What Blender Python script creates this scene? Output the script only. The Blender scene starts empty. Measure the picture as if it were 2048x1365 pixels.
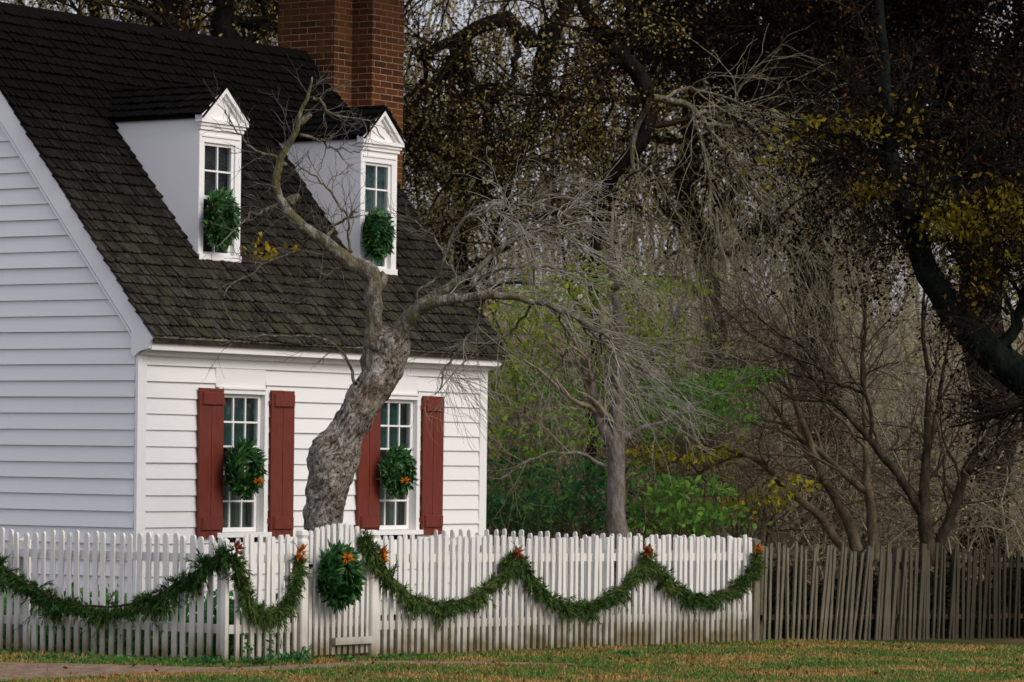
import bpy, math, random
import numpy as np
from mathutils import Vector, Matrix, noise as mnoise
random.seed(7); RNG = np.random.default_rng(11)
scene = bpy.context.scene
COL = scene.collection
PI = math.pi
# ------------------------------------------------------------------ camera model (metres, Z up, looking along +Y)
F, CX, CY, TH, HC = 7600.0, 1024.0, 920.0, 0.012, 1.75
CAM = np.array([0, 0, HC])
CT, ST = math.cos(TH), math.sin(TH)
def ray(px, py):
    x = (px-CX)/F; y = -(py-CY)/F
    return np.array([x*CT-y*ST, 1.0, x*ST+y*CT])
def at(px, py, Y): return CAM + ray(px, py)*Y
def hit(px, py, p0, n):
    r = ray(px, py); return CAM + r*(((p0-CAM)@n)/(r@n))
A = math.atan(5068/7600)
U = np.array([math.sin(A), math.cos(A), 0.0]); V = np.array([-math.cos(A), math.sin(A), 0.0]); ZV = np.array([0, 0, 1.0])
H0 = at(272, 1000, 37.0); H0[2] = 0
HROT = PI/2 - A
def world(u, v, z): return H0 + U*u + V*v + ZV*z
def gz(x, y):
    x = np.asarray(x, float); y = np.asarray(y, float)
    base = -0.018*np.maximum(x+2.4, 0)
    base = np.maximum(base, -0.25)
    hill = 6.5*np.clip((y-56)/60, 0, 1)**1.1
    return base + hill + 0.35*np.sin(x*.21+y*.13)*np.clip((y-52)/12, 0, 1)

# ------------------------------------------------------------------ mesh helpers
class MB:
    def __init__(s): s.v = []; s.q = []; s.t = []; s.n = 0
    def add(s, verts, quads=None, tris=None):
        verts = np.asarray(verts, float).reshape(-1, 3)
        if quads is not None and len(quads): s.q.append(np.asarray(quads, np.int64).reshape(-1, 4)+s.n)
        if tris is not None and len(tris): s.t.append(np.asarray(tris, np.int64).reshape(-1, 3)+s.n)
        s.v.append(verts); s.n += len(verts)
        return s
    def box(s, x0, x1, y0, y1, z0, z1):
        v = [(x, y, z) for z in (z0, z1) for y in (y0, y1) for x in (x0, x1)]
        return s.add(v, [(0,2,3,1),(4,5,7,6),(0,1,5,4),(2,6,7,3),(0,4,6,2),(1,3,7,5)])
    def prism(s, poly, axis, a, b):
        """closed polygon in the two other axes, extruded along axis from a to b (fan caps)"""
        n = len(poly); vs = []
        for w in (a, b):
            for p in poly:
                q = list(p); q.insert(axis, w); vs.append(q)
        quads = [(i, (i+1) % n, n+(i+1) % n, n+i) for i in range(n)]
        tris = [(0, i+1, i) for i in range(1, n-1)] + [(n, n+i, n+i+1) for i in range(1, n-1)]
        return s.add(vs, quads, tris)
    def build(s, name, mat, parent=None, smooth=False, loc=None):
        v = np.concatenate(s.v) if s.v else np.zeros((0, 3))
        q = np.concatenate(s.q) if s.q else np.zeros((0, 4), np.int64)
        t = np.concatenate(s.t) if s.t else np.zeros((0, 3), np.int64)
        me = bpy.data.meshes.new(name)
        me.vertices.add(len(v)); me.vertices.foreach_set('co', v.astype(np.float32).ravel())
        nl = len(q)*4+len(t)*3
        me.loops.add(nl); me.loops.foreach_set('vertex_index', np.concatenate([q.ravel(), t.ravel()]).astype(np.int32))
        me.polygons.add(len(q)+len(t))
        ls = np.concatenate([np.arange(len(q))*4, len(q)*4+np.arange(len(t))*3]).astype(np.int32)
        me.polygons.foreach_set('loop_start', ls)
        me.polygons.foreach_set('use_smooth', np.full(len(q)+len(t), bool(smooth)))
        me.update(calc_edges=True); me.validate()
        if mat: me.materials.append(mat)
        o = bpy.data.objects.new(name, me); COL.objects.link(o)
        if parent: o.parent = parent
        if loc is not None: o.location = loc
        return o
def recalc(o):
    import bmesh
    bm = bmesh.new(); bm.from_mesh(o.data); bmesh.ops.recalc_face_normals(bm, faces=bm.faces[:]); bm.to_mesh(o.data); bm.free()
def tag(o, label=None, cat=None, group=None, kind=None):
    if label: o['label'] = label
    if cat: o['category'] = cat
    if group: o['group'] = group
    if kind: o['kind'] = kind
    return o
def empty(name, loc=(0, 0, 0), rz=0.0):
    o = bpy.data.objects.new(name, None); COL.objects.link(o)
    o.location = loc; o.rotation_euler = (0, 0, rz); o.empty_display_size = .2
    return o
def nrm(v): return v/np.maximum(np.linalg.norm(v, axis=-1, keepdims=True), 1e-9)
def spline(pts, n, cols=None):
    """Catmull-Rom through rows of pts (any number of columns)"""
    p = np.asarray(pts, float); p = np.vstack([2*p[0]-p[1], p, 2*p[-1]-p[-2]])
    m = len(p)-3; out = []
    for t in np.linspace(0, m-1e-9, n):
        i = int(t); f = t-i; a, b, c, d = p[i:i+4]
        out.append(.5*((2*b)+(c-a)*f+(2*a-5*b+4*c-d)*f*f+(3*b-a-3*c+d)*f**3))
    return np.array(out)
def tubes(mb, P, R, k=3, cap=False):
    P = np.asarray(P, float); R = np.asarray(R, float)
    if P.ndim == 2: P = P[None]; R = R[None]
    M, n, _ = P.shape
    T = np.empty_like(P); T[:, 1:-1] = P[:, 2:]-P[:, :-2]; T[:, 0] = P[:, 1]-P[:, 0]; T[:, -1] = P[:, -1]-P[:, -2]
    T = nrm(T)
    ov = nrm(P[:, -1]-P[:, 0]); ref = np.where(np.abs(ov[:, 2:3]) < .8, np.array([[0, 0, 1.0]]), np.array([[0, 1.0, 0]]))
    ref = np.repeat(ref[:, None], n, 1)
    a = nrm(np.cross(T, ref)); b = np.cross(T, a)
    ang = np.arange(k)*2*PI/k
    V_ = P[:, :, None]+R[:, :, None, None]*(a[:, :, None]*np.cos(ang)[None, None, :, None]+b[:, :, None]*np.sin(ang)[None, None, :, None])
    i = np.arange(n-1)[:, None]*k; j = np.arange(k)[None]; j2 = (j+1) % k
    q = np.stack([i+j, i+j2, i+k+j2, i+k+j], -1).reshape(-1, 4)
    Q = (q[None]+(np.arange(M)*n*k)[:, None, None]).reshape(-1, 4)
    tr = None
    if cap:
        tr = np.array([[0, c+1, c] for c in range(1, k-1)]+[[(n-1)*k, (n-1)*k+c, (n-1)*k+c+1] for c in range(1, k-1)])
        tr = (tr[None]+(np.arange(M)*n*k)[:, None, None]).reshape(-1, 3)
    mb.add(V_.reshape(-1, 3), Q, tr)
    return mb
def grow(P, R, nch, L, ang, t0=.15, t1=1.0, npts=6, wob=.25, bias=(0, 0, 0), rr=.7, rmax=9, rmin=.0012, seed=None, taper=.25, short=.5):
    rng = RNG if seed is None else np.random.default_rng(seed)
    P = np.asarray(P, float); R = np.asarray(R, float)
    if P.ndim == 2: P = P[None]; R = R[None]
    M, n, _ = P.shape
    idx = np.repeat(np.arange(M), nch); K = len(idx)
    t = t0+(t1-t0)*rng.random(K); f = t*(n-1); i0 = np.minimum(f.astype(int), n-2); g = (f-i0)[:, None]
    p = P[idx, i0]*(1-g)+P[idx, i0+1]*g; tan = nrm(P[idx, i0+1]-P[idx, i0])
    r0 = np.minimum((R[idx, i0]*(1-g[:, 0])+R[idx, i0+1]*g[:, 0])*rr, rmax)
    w = rng.normal(size=(K, 3)); w = nrm(w-tan*(w*tan).sum(1, keepdims=True))
    an = ang*(.6+.8*rng.random(K))[:, None]
    d = tan*np.cos(an)+w*np.sin(an)
    ln = L*(.5+rng.random(K))*(1.1-short*t)
    out = [p]; bias = np.asarray(bias, float)
    for s in range(npts-1):
        d = nrm(d+rng.normal(size=(K, 3))*wob+bias/(npts-1)); p = p+d*(ln/(npts-1))[:, None]; out.append(p)
    PP = np.stack(out, 1)
    RR = np.maximum(r0[:, None]*np.linspace(1, taper, npts)[None], rmin)
    return PP, RR
def leaves(mb, C, ln, wd, rng=RNG, D=None, spread=1.0, droop=0.0):
    """one pointed blade (two folded quads' worth of outline) per centre"""
    N = len(C)
    d = rng.normal(size=(N, 3))*spread
    if D is not None: d = d+D
    d[:, 2] -= droop
    d = nrm(d); w = rng.normal(size=(N, 3)); w = nrm(np.cross(d, w))
    l = ln*(.6+.8*rng.random(N))[:, None]; b = wd*(.6+.8*rng.random(N))[:, None]
    V_ = np.stack([C, C+d*l*.45+w*b*.5, C+d*l, C+d*l*.45-w*b*.5], 1).reshape(-1, 3)
    mb.add(V_, np.arange(N*4).reshape(-1, 4))
    return mb
def along(P, N, rng=RNG, jit=.03):
    P = np.asarray(P, float)
    M, n, _ = P.shape
    i = rng.integers(0, M, N); f = rng.random(N)*(n-1); k = np.minimum(f.astype(int), n-2); g = (f-k)[:, None]
    return P[i, k]*(1-g)+P[i, k+1]*g+rng.normal(size=(N, 3))*jit

# ------------------------------------------------------------------ materials
def srgb(h):
    c = [int(h[i:i+2], 16)/255 for i in (0, 2, 4)]
    return tuple((x/12.92 if x <= .04045 else ((x+.055)/1.055)**2.4) for x in c)+(1,)
class NT:
    def __init__(s, name, rough=.8, spec=.3):
        s.m = bpy.data.materials.new(name); s.m.use_nodes = True; s.t = s.m.node_tree; s.b = s.t.nodes['Principled BSDF']
        s.b.inputs['Roughness'].default_value = rough; s.b.inputs['Specular IOR Level'].default_value = spec
    def n(s, ty, **kw):
        o = s.t.nodes.new(ty)
        for k, v in kw.items():
            if k in o.inputs: o.inputs[k].default_value = v
            else: setattr(o, k, v)
        return o
    def l(s, a, b): s.t.links.new(a, b)
    def obj(s, scale=(1, 1, 1)):
        c = s.n('ShaderNodeTexCoord'); m = s.n('ShaderNodeMapping'); m.inputs['Scale'].default_value = scale
        s.l(c.outputs['Object'], m.inputs['Vector']); return m.outputs['Vector']
    def wpos(s): return s.n('ShaderNodeNewGeometry').outputs['Position']
    def noise(s, vec, scale, detail=4, rough=.55):
        o = s.n('ShaderNodeTexNoise', Scale=scale, Detail=detail, Roughness=rough); s.l(vec, o.inputs['Vector']); return o.outputs['Fac']
    def ramp(s, fac, stops, interp='LINEAR'):
        r = s.n('ShaderNodeValToRGB'); r.color_ramp.interpolation = interp; e = r.color_ramp.elements
        while len(e) < len(stops): e.new(.5)
        for i, (p, c) in enumerate(stops): e[i].position = p; e[i].color = c
        s.l(fac, r.inputs['Fac']); return r.outputs['Color']
    def mix(s, fac, a, b, mode='MIX'):
        m = s.n('ShaderNodeMix', data_type='RGBA', blend_type=mode)
        for k, x in ((0, fac), (6, a), (7, b)):
            if hasattr(x, 'is_output'): s.l(x, m.inputs[k])
            else: m.inputs[k].default_value = x
        return m.outputs[2]
    def math(s, op, a, b=None, c=None):
        m = s.n('ShaderNodeMath', operation=op)
        for i, x in enumerate((a, b, c)):
            if x is None: continue
            if hasattr(x, 'is_output'): s.l(x, m.inputs[i])
            else: m.inputs[i].default_value = x
        return m.outputs[0]
    def mapr(s, x, a, b, c=0, d=1):
        m = s.n('ShaderNodeMapRange'); s.l(x, m.inputs[0])
        for i, q in enumerate((a, b, c, d)): m.inputs[i+1].default_value = q
        return m.outputs[0]
    def sep(s, v):
        x = s.n('ShaderNodeSeparateXYZ'); s.l(v, x.inputs[0]); return x.outputs
    def island(s): return s.n('ShaderNodeNewGeometry').outputs['Random Per Island']
    def col(s, c):
        if hasattr(c, 'is_output'): s.l(c, s.b.inputs['Base Color'])
        else: s.b.inputs['Base Color'].default_value = c
        return s
    def bump(s, h, strength=.4, dist=.01):
        b = s.n('ShaderNodeBump', Strength=strength, Distance=dist); s.l(h, b.inputs['Height']); s.l(b.outputs['Normal'], s.b.inputs['Normal']); return s
def G(v): return (v, v, v, 1)

def painted(name, base, dirt, lo, hi, islandvar=.08, grain=(3, 3, 40)):
    k = NT(name, .55, .3); w = k.wpos(); o = k.obj(grain)
    n1 = k.noise(o, 6, 5); n2 = k.noise(w, 3.5, 4)
    z = k.sep(w)[2]
    d = k.math('POWER', k.mapr(z, lo, hi, 1, 0), 1.5)
    d = k.math('MINIMUM', k.math('MULTIPLY', k.math('MULTIPLY', d, k.mapr(n2, .2, .6, .3, 1)), 1.8), .95)
    c = k.mix(k.mapr(n1, .35, .75, 0, .22), base, tuple(x*.72 for x in base[:3])+(1,))
    c = k.mix(k.mapr(k.island(), 0, 1, 0, islandvar*2), c, (base[0]*.7, base[1]*.69, base[2]*.66, 1))
    c = k.mix(d, c, dirt)
    k.col(c); k.bump(n1, .12, .004); return k.m
M = {}
M['clap'] = painted('white_clapboard_paint', (.80, .795, .79, 1), (.45, .45, .38, 1), .0, .55, .05)
M['trim'] = painted('white_trim_paint', (.82, .815, .80, 1), (.5, .49, .42, 1), -.1, .25, .03)
M['picket'] = painted('fence_white_paint', (.78, .765, .715, 1), (.15, .115, .045, 1), -.16, .50, .24, (30, 30, 3))
def mk_cornice():
    k = NT('cornice_paint', .6); w = k.wpos(); n = k.noise(w, 9, 5)
    k.col(k.mix(k.mapr(n, .35, .7), (.74, .73, .69, 1), (.36, .35, .26, 1))); return k.m
M['mossy_trim'] = mk_cornice()
def mk_red():
    k = NT('barn_red_paint', .55); n = k.noise(k.obj((8, 8, 2)), 5, 5)
    c = k.mix(k.mapr(n, .3, .75), (.165, .030, .016, 1), (.105, .020, .012, 1))
    k.col(c); k.bump(n, .15, .004); return k.m
M['red'] = mk_red()
def mk_shingle():
    k = NT('cedar_shingles', .95, .03); i = k.island(); o = k.obj()
    z = k.sep(o)[2]
    n = k.noise(k.obj((30, 4, 4)), 4, 5); big = k.noise(o, 1.1, 4); mo = k.noise(o, 4.5, 5)
    c = k.ramp(i, [(0, (.018, .015, .012, 1)), (.45, (.034, .029, .024, 1)), (.8, (.052, .045, .038, 1)), (1, (.085, .076, .066, 1))])
    c = k.mix(k.mapr(n, .35, .65, 0, .75), c, (.010, .008, .006, 1))
    c = k.mix(k.mapr(k.noise(o, 26, 5, .7), .52, .68, 0, .6), c, (.115, .105, .09, 1))
    moss = k.math('MULTIPLY', k.mapr(mo, .46, .62), k.mapr(z, 3.0, 4.9, .75, .1))
    c = k.mix(moss, c, (.060, .062, .034, 1))
    c = k.mix(k.mapr(k.math('ADD', z, k.math('MULTIPLY', big, 1.2)), 3.8, 5.9, 0, .97), c, (.0045, .004, .0035, 1))   # vignette-like shade painted into the upper courses
    k.col(c); k.bump(k.math('ADD', n, k.math('MULTIPLY', mo, .8)), .9, .02); return k.m
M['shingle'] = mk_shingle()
def mk_brick():
    k = NT('old_brick', .95, .05); o = k.obj(); s = k.sep(o)
    cb = k.n('ShaderNodeCombineXYZ'); k.l(k.math('ADD', s[0], k.math('MULTIPLY', s[1], -1)), cb.inputs[0]); k.l(s[2], cb.inputs[1])
    b = k.n('ShaderNodeTexBrick', Scale=1.0); b.inputs['Brick Width'].default_value = .235; b.inputs['Row Height'].default_value = .074
    b.inputs['Mortar Size'].default_value = .0055; b.inputs['Mortar Smooth'].default_value = .2; b.inputs['Bias'].default_value = 0
    b.inputs['Color1'].default_value = (.125, .034, .013, 1); b.inputs['Color2'].default_value = (.026, .008, .005, 1); b.inputs['Mortar'].default_value = (.36, .28, .20, 1)
    k.l(cb.outputs[0], b.inputs['Vector'])
    n = k.noise(o, 22, 4); n2 = k.noise(o, 3, 3)
    c = k.mix(k.mapr(n, .3, .7, 0, .5), b.outputs['Color'], (.10, .042, .012, 1))
    c = k.mix(k.mapr(n2, .42, .62, 0, .55), c, (.13, .058, .016, 1))
    c = k.mix(k.mapr(s[2], 5.4, 7.3, 0, .8), c, (.014, .006, .004, 1))   # darker towards the top
    k.col(c); k.bump(k.math('ADD', k.math('MULTIPLY', b.outputs['Fac'], -1), k.math('MULTIPLY', n, .4)), .7, .012); return k.m
M['brick'] = mk_brick()
def mk_glass():
    k = NT('window_glass', .06, .5); 
    tr = k.n('ShaderNodeBsdfTransparent'); tr.inputs[0].default_value = (.72, .82, .80, 1)
    gl = k.n('ShaderNodeBsdfGlossy'); gl.inputs['Roughness'].default_value = .05
    nz = k.noise(k.obj(), 5, 2); bp = k.n('ShaderNodeBump', Strength=.12, Distance=.02); k.l(nz, bp.inputs['Height']); k.l(bp.outputs[0], gl.inputs['Normal'])
    mx = k.n('ShaderNodeMixShader'); mx.inputs[0].default_value = .09
    k.l(tr.outputs[0], mx.inputs[1]); k.l(gl.outputs[0], mx.inputs[2])
    k.l(mx.outputs[0], k.t.nodes['Material Output'].inputs['Surface']); return k.m
M['glass'] = mk_glass()
def plain(name, c, rough=.8, var=.4, scale=8, vec=(1, 1, 1)):
    k = NT(name, rough); n = k.noise(k.obj(vec), scale, 4)
    k.col(k.mix(k.mapr(n, .3, .7, 0, var), c, tuple(x*.45 for x in c[:3])+(1,))); k.bump(n, .2, .005); return k.m
M['blind'] = plain('teal_roller_blind', (.008, .075, .068, 1), .8, .5, 4, (6, 6, .4))
M['curtain'] = plain('grey_curtain', (.16, .17, .135, 1), .9, .7, 5, (8, 8, .3))
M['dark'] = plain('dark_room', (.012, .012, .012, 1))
def bark(name, a, b, c, sc=9, st=.9, dist=.03, stretch=.45, lichen=None):
    k = NT(name, .95, .04); o = k.obj((1, 1, stretch)); n = k.noise(o, sc, 8, .65); n2 = k.noise(o, sc*.35, 4); n3 = k.noise(k.obj(), sc*4, 5, .7)
    col = k.ramp(n, [(.3, a), (.48, b), (.66, c)])
    col = k.mix(k.mapr(n3, .45, .7, 0, .6), col, a)
    if lichen: col = k.mix(k.mapr(n2, .47, .62, 0, .85), col, lichen)
    k.col(col)
    vo = k.n('ShaderNodeTexVoronoi', Scale=sc*2.2); k.l(o, vo.inputs['Vector'])
    k.bump(k.math('ADD', k.math('ADD', n, k.math('MULTIPLY', vo.outputs['Distance'], .5)), k.math('MULTIPLY', n3, .5)), st, dist); return k.m
def mk_main_bark():
    k = NT('gnarled_bark', .95, .1); o = k.obj((1, 1, 1)); wn = k.n('ShaderNodeTexNoise', Scale=4, Detail=3); k.l(o, wn.inputs['Vector'])
    wv = k.n('ShaderNodeVectorMath', operation='MULTIPLY_ADD'); k.l(wn.outputs['Color'], wv.inputs[0]); wv.inputs[1].default_value = (.35, .35, .35); k.l(o, wv.inputs[2])
    rot = k.n('ShaderNodeMapping'); rot.inputs['Rotation'].default_value = (0, math.radians(-24), 0); k.l(wv.outputs[0], rot.inputs['Vector'])
    st = k.n('ShaderNodeMapping'); st.inputs['Scale'].default_value = (1, 1, .20); k.l(rot.outputs[0], st.inputs['Vector'])
    fl = k.noise(st.outputs[0], 32, 7, .75); n = k.noise(o, 6, 8, .7); n2 = k.noise(o, 2.4, 4); n3 = k.noise(o, 30, 6, .75)
    f = k.math('ADD', k.math('MULTIPLY', fl, .7), k.math('MULTIPLY', n, .3))
    c = k.ramp(f, [(.37, (.018, .014, .010, 1)), (.435, (.13, .102, .075, 1)), (.495, (.36, .315, .255, 1)), (.59, (.74, .69, .61, 1))])
    c = k.mix(k.mapr(n2, .54, .66, 0, .5), c, (.22, .135, .065, 1))
    c = k.mix(k.mapr(n3, .515, .62, 0, .92), c, (.016, .012, .008, 1))
    k.col(c); k.bump(k.math('ADD', k.math('MULTIPLY', fl, 1.4), k.math('ADD', n, k.math('MULTIPLY', n3, -.5))), 1, .06); return k.m
M['bark_main'] = mk_main_bark()
M['bark_limb'] = bark('lichen_bark', (0.04725, 0.0405, 0.0297, 1), (0.162, 0.1458, 0.108, 1), (0.405, 0.3847, 0.324, 1), 18, 1, .04, .5, (.14, .125, .05, 1))
M['twig_grey'] = bark('grey_twigs', (.13, .115, .08, 1), (.27, .25, .205, 1), (.44, .42, .37, 1), 14, .3, .01, 1)
M['twig_dark'] = bark('dark_twigs', (.010, .0075, .005, 1), (.020, .015, .010, 1), (.04, .03, .02, 1), 12, .4, .01, 1)
M['bark_dark'] = bark('dark_bark', (.006, .005, .004, 1), (.012, .010, .008, 1), (.024, .02, .016, 1), 8, .8, .03)
M['bark_grey'] = bark('grey_bark', (.08, .066, .052, 1), (.19, .16, .135, 1), (.33, .30, .27, 1), 10, .8, .03, .4)
M['bark_brown'] = bark('brown_bark', (.045, .034, .02, 1), (.13, .10, .06, 1), (.24, .195, .13, 1), 9, .8, .02, .4)
M['bark_green'] = bark('mossy_dark_bark', (.003, .0042, .0034, 1), (.007, .011, .009, 1), (.018, .024, .018, 1), 6, .8, .03, .5)
M['twig_brown'] = bark('brown_twigs', (.06, .045, .028, 1), (.13, .10, .066, 1), (.22, .18, .125, 1), 10, .3, .01, 1)
M['twig_tan'] = bark('tan_twigs', (0.091, 0.0728, 0.0442, 1), (0.234, 0.195, 0.1235, 1), (0.416, 0.364, 0.247, 1), 10, .3, .01, 1)
M['twig_pale'] = bark('pale_twigs', (0.168, 0.15, 0.096, 1), (0.384, 0.348, 0.24, 1), (0.624, 0.576, 0.444, 1), 10, .3, .01, 1)
M['twig_mid'] = bark('brownish_twigs', (.045, .036, .026, 1), (.11, .095, .075, 1), (.24, .22, .185, 1), 14, .3, .01, 1)
M['twig_olive'] = bark('olive_twigs', (0.099, 0.088, 0.0495, 1), (0.22, 0.2035, 0.1265, 1), (0.396, 0.374, 0.275, 1), 14, .3, .01, 1)
M['bark_umber'] = bark('umber_bark', (0.0168, 0.012, 0.0084, 1), (0.0408, 0.0312, 0.0204, 1), (0.09, 0.072, 0.0504, 1), 9, .8, .02, .4)
M['twig_umber'] = bark('umber_twigs', (.03, .023, .015, 1), (.06, .047, .032, 1), (.11, .09, .065, 1), 10, .3, .01, 1)
def leafm(name, cols, trans=.25, rough=.6, spec=.06):
    k = NT(name, rough, spec); i = k.island(); n = k.noise(k.wpos(), 1.3, 3)
    f = k.math('ADD', k.math('MULTIPLY', i, .65), k.math('MULTIPLY', k.mapr(n, .3, .7), .35))
    st = [(j/(len(cols)-1), c+(1,)) for j, c in enumerate(cols)]
    c = k.ramp(f, st); k.col(c)
    if trans:
        tl = k.n('ShaderNodeBsdfTranslucent'); k.l(c, tl.inputs[0]); mx = k.n('ShaderNodeMixShader'); mx.inputs[0].default_value = trans
        k.l(k.b.outputs[0], mx.inputs[1]); k.l(tl.outputs[0], mx.inputs[2]); k.l(mx.outputs[0], k.t.nodes['Material Output'].inputs['Surface'])
    return k.m
M['l_wreath'] = leafm('wreath_leaves', [(.006, .030, .009), (.016, .070, .016), (.035, .125, .026), (.13, .25, .09)], .15, .4, .25)
M['l_pine'] = leafm('pine_needles', [(.010, .034, .009), (.036, .084, .018), (.085, .14, .032), (.22, .24, .085)], .15)
M['l_pine_dark'] = leafm('dark_pine_needles', [(.005, .022, .008), (.018, .060, .014), (.05, .11, .022), (.13, .18, .04)], .15)
M['l_ever'] = leafm('evergreen_leaves', [(0.013, 0.0585, 0.0234), (0.0338, 0.13, 0.0416), (0.078, 0.208, 0.052), (0.195, 0.338, 0.078)], .3)
M['l_ever2'] = leafm('shrub_leaves', [(0.035, 0.105, 0.0196), (0.098, 0.224, 0.0308), (0.21, 0.336, 0.042), (0.364, 0.448, 0.056)], .35)
M['l_green'] = leafm('bright_green_leaves', [(0.0375, 0.1275, 0.027), (0.09, 0.2325, 0.039), (0.18, 0.36, 0.051), (0.33, 0.48, 0.075)], .35)
M['l_lime'] = leafm('lime_leaves', [(0.0725, 0.145, 0.0203), (0.1595, 0.261, 0.029), (0.29, 0.3625, 0.0377), (0.464, 0.464, 0.0464)], .4)
M['l_fade'] = leafm('fading_leaves', [(0.13, 0.169, 0.026), (0.286, 0.286, 0.0286), (0.468, 0.403, 0.0312), (0.65, 0.494, 0.0325)], .4)
M['l_yellow'] = leafm('yellow_leaves', [(.10, .075, .008), (.20, .14, .012), (.30, .21, .015), (.40, .30, .03)], .3)
M['l_gold'] = leafm('gold_leaves', [(.04, .03, .002), (.09, .068, .004), (.145, .11, .006), (.22, .165, .012)], .25)
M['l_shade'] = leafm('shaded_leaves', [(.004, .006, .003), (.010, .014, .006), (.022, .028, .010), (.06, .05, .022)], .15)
M['l_dim'] = leafm('dim_yellow_leaves', [(.06, .045, .006), (.13, .10, .010), (.21, .165, .014), (.30, .24, .02)], .3)
M['l_brown'] = leafm('brown_leaves', [(.024, .012, .004), (.065, .033, .010), (.13, .065, .016), (.21, .115, .028)], .25)
M['l_black'] = leafm('dark_canopy_leaves', [(0.0024, 0.00176, 0.00128), (0.0048, 0.00336, 0.00224), (0.008, 0.00528, 0.00288), (0.016, 0.0096, 0.004)], .15)  # corner darkness put into the near-black leaf colour
M['l_olive'] = leafm('olive_leaves', [(0.099, 0.0858, 0.0242), (0.198, 0.1705, 0.0484), (0.308, 0.264, 0.077), (0.462, 0.396, 0.132)], .25)
M['l_tan'] = leafm('tan_leaves', [(.09, .07, .04), (.19, .15, .095), (.31, .26, .18), (.46, .40, .30)], .25)
M['orange'] = leafm('orange_ornament', [(0.16, 0.036, 0.0064), (0.288, 0.068, 0.0064), (0.4, 0.12, 0.0096), (0.464, 0.192, 0.024)], .1)
M['russet'] = leafm('russet_ornament', [(0.085, 0.02125, 0.0085), (0.17, 0.04675, 0.0153), (0.272, 0.085, 0.0255), (0.357, 0.1445, 0.051)], .1)
M['stem'] = plain('garland_stem', (.07, .045, .022, 1), .9, .6, 20)
def mk_weather():
    k = NT('weathered_grey_wood', .95, .1); i = k.island(); n = k.noise(k.obj((40, 40, 2.5)), 2, 6, .7); w = k.wpos(); s = k.sep(w)
    c = k.ramp(i, [(0, (.075, .064, .042, 1)), (.5, (.17, .150, .105, 1)), (1, (.35, .325, .255, 1))])
    c = k.mix(k.mapr(n, .42, .68, 0, .8), c, (.04, .033, .02, 1))
    c = k.mix(k.mapr(k.noise(w, 5, 4), .5, .65, 0, .5), c, (.12, .12, .05, 1))
    c = k.mix(k.mapr(s[0], 2.9, 5.2, 0, .92), c, (.026, .022, .015, 1))   # vignette-like darkening painted in towards the right end
    k.col(c); k.bump(n, .8, .01); return k.m
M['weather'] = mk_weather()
def mk_ground():
    k = NT('lawn_ground', .95, .1); w = k.wpos(); s = k.sep(w)
    n1 = k.noise(w, .8, 6, .6); n2 = k.noise(w, 9, 5, .7); n3 = k.noise(w, 45, 3)
    g = k.mix(k.mapr(n1, .42, .58), (.03, .058, .012, 1), (.14, .092, .034, 1))
    g = k.mix(k.mapr(n2, .35, .7, 0, .6), g, (.045, .030, .012, 1))
    lit = k.ramp(k.noise(w, 3.2, 8, .75), [(.3, (.06, .045, .032, 1)), (.5, (.16, .125, .092, 1)), (.62, (.27, .22, .17, 1)), (.74, (.42, .36, .29, 1))])
    c = k.mix(k.mapr(s[1], 43, 47), g, lit)
    k.col(c); k.bump(k.math('ADD', n2, n3), .8, .03); return k.m
M['ground'] = mk_ground()
def mk_path():
    k = NT('bare_earth', .95, .1); w = k.wpos(); n = k.noise(w, 7, 6, .7); n2 = k.noise(w, 60, 3)
    k.col(k.ramp(n, [(.3, (.10, .062, .036, 1)), (.5, (.22, .148, .095, 1)), (.7, (.33, .24, .165, 1))])); k.bump(k.math('ADD', n, n2), .7, .02); return k.m
M['path'] = mk_path()
def mk_grass():
    k = NT('grass_blades', .7, .2); i = k.island(); w = k.wpos(); n1 = k.noise(w, .8, 6, .6); n2 = k.noise(w, 4, 3)
    gr = k.ramp(i, [(0, (.03, .075, .010, 1)), (.6, (.085, .165, .022, 1)), (1, (.17, .25, .05, 1))])
    st = k.ramp(i, [(0, (.16, .085, .022, 1)), (.6, (.34, .20, .055, 1)), (1, (.54, .36, .13, 1))])
    f = k.math('ADD', k.mapr(n1, .45, .61), k.math('MULTIPLY', k.math('SUBTRACT', n2, .5), 1.4))
    f = k.math('MINIMUM', k.math('MAXIMUM', f, 0.05), .92)
    pick = k.math('GREATER_THAN', f, k.math('FRACT', k.math('MULTIPLY', i, 17.3)))
    k.col(k.mix(pick, gr, st)); return k.m
M['grass'] = mk_grass()
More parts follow.
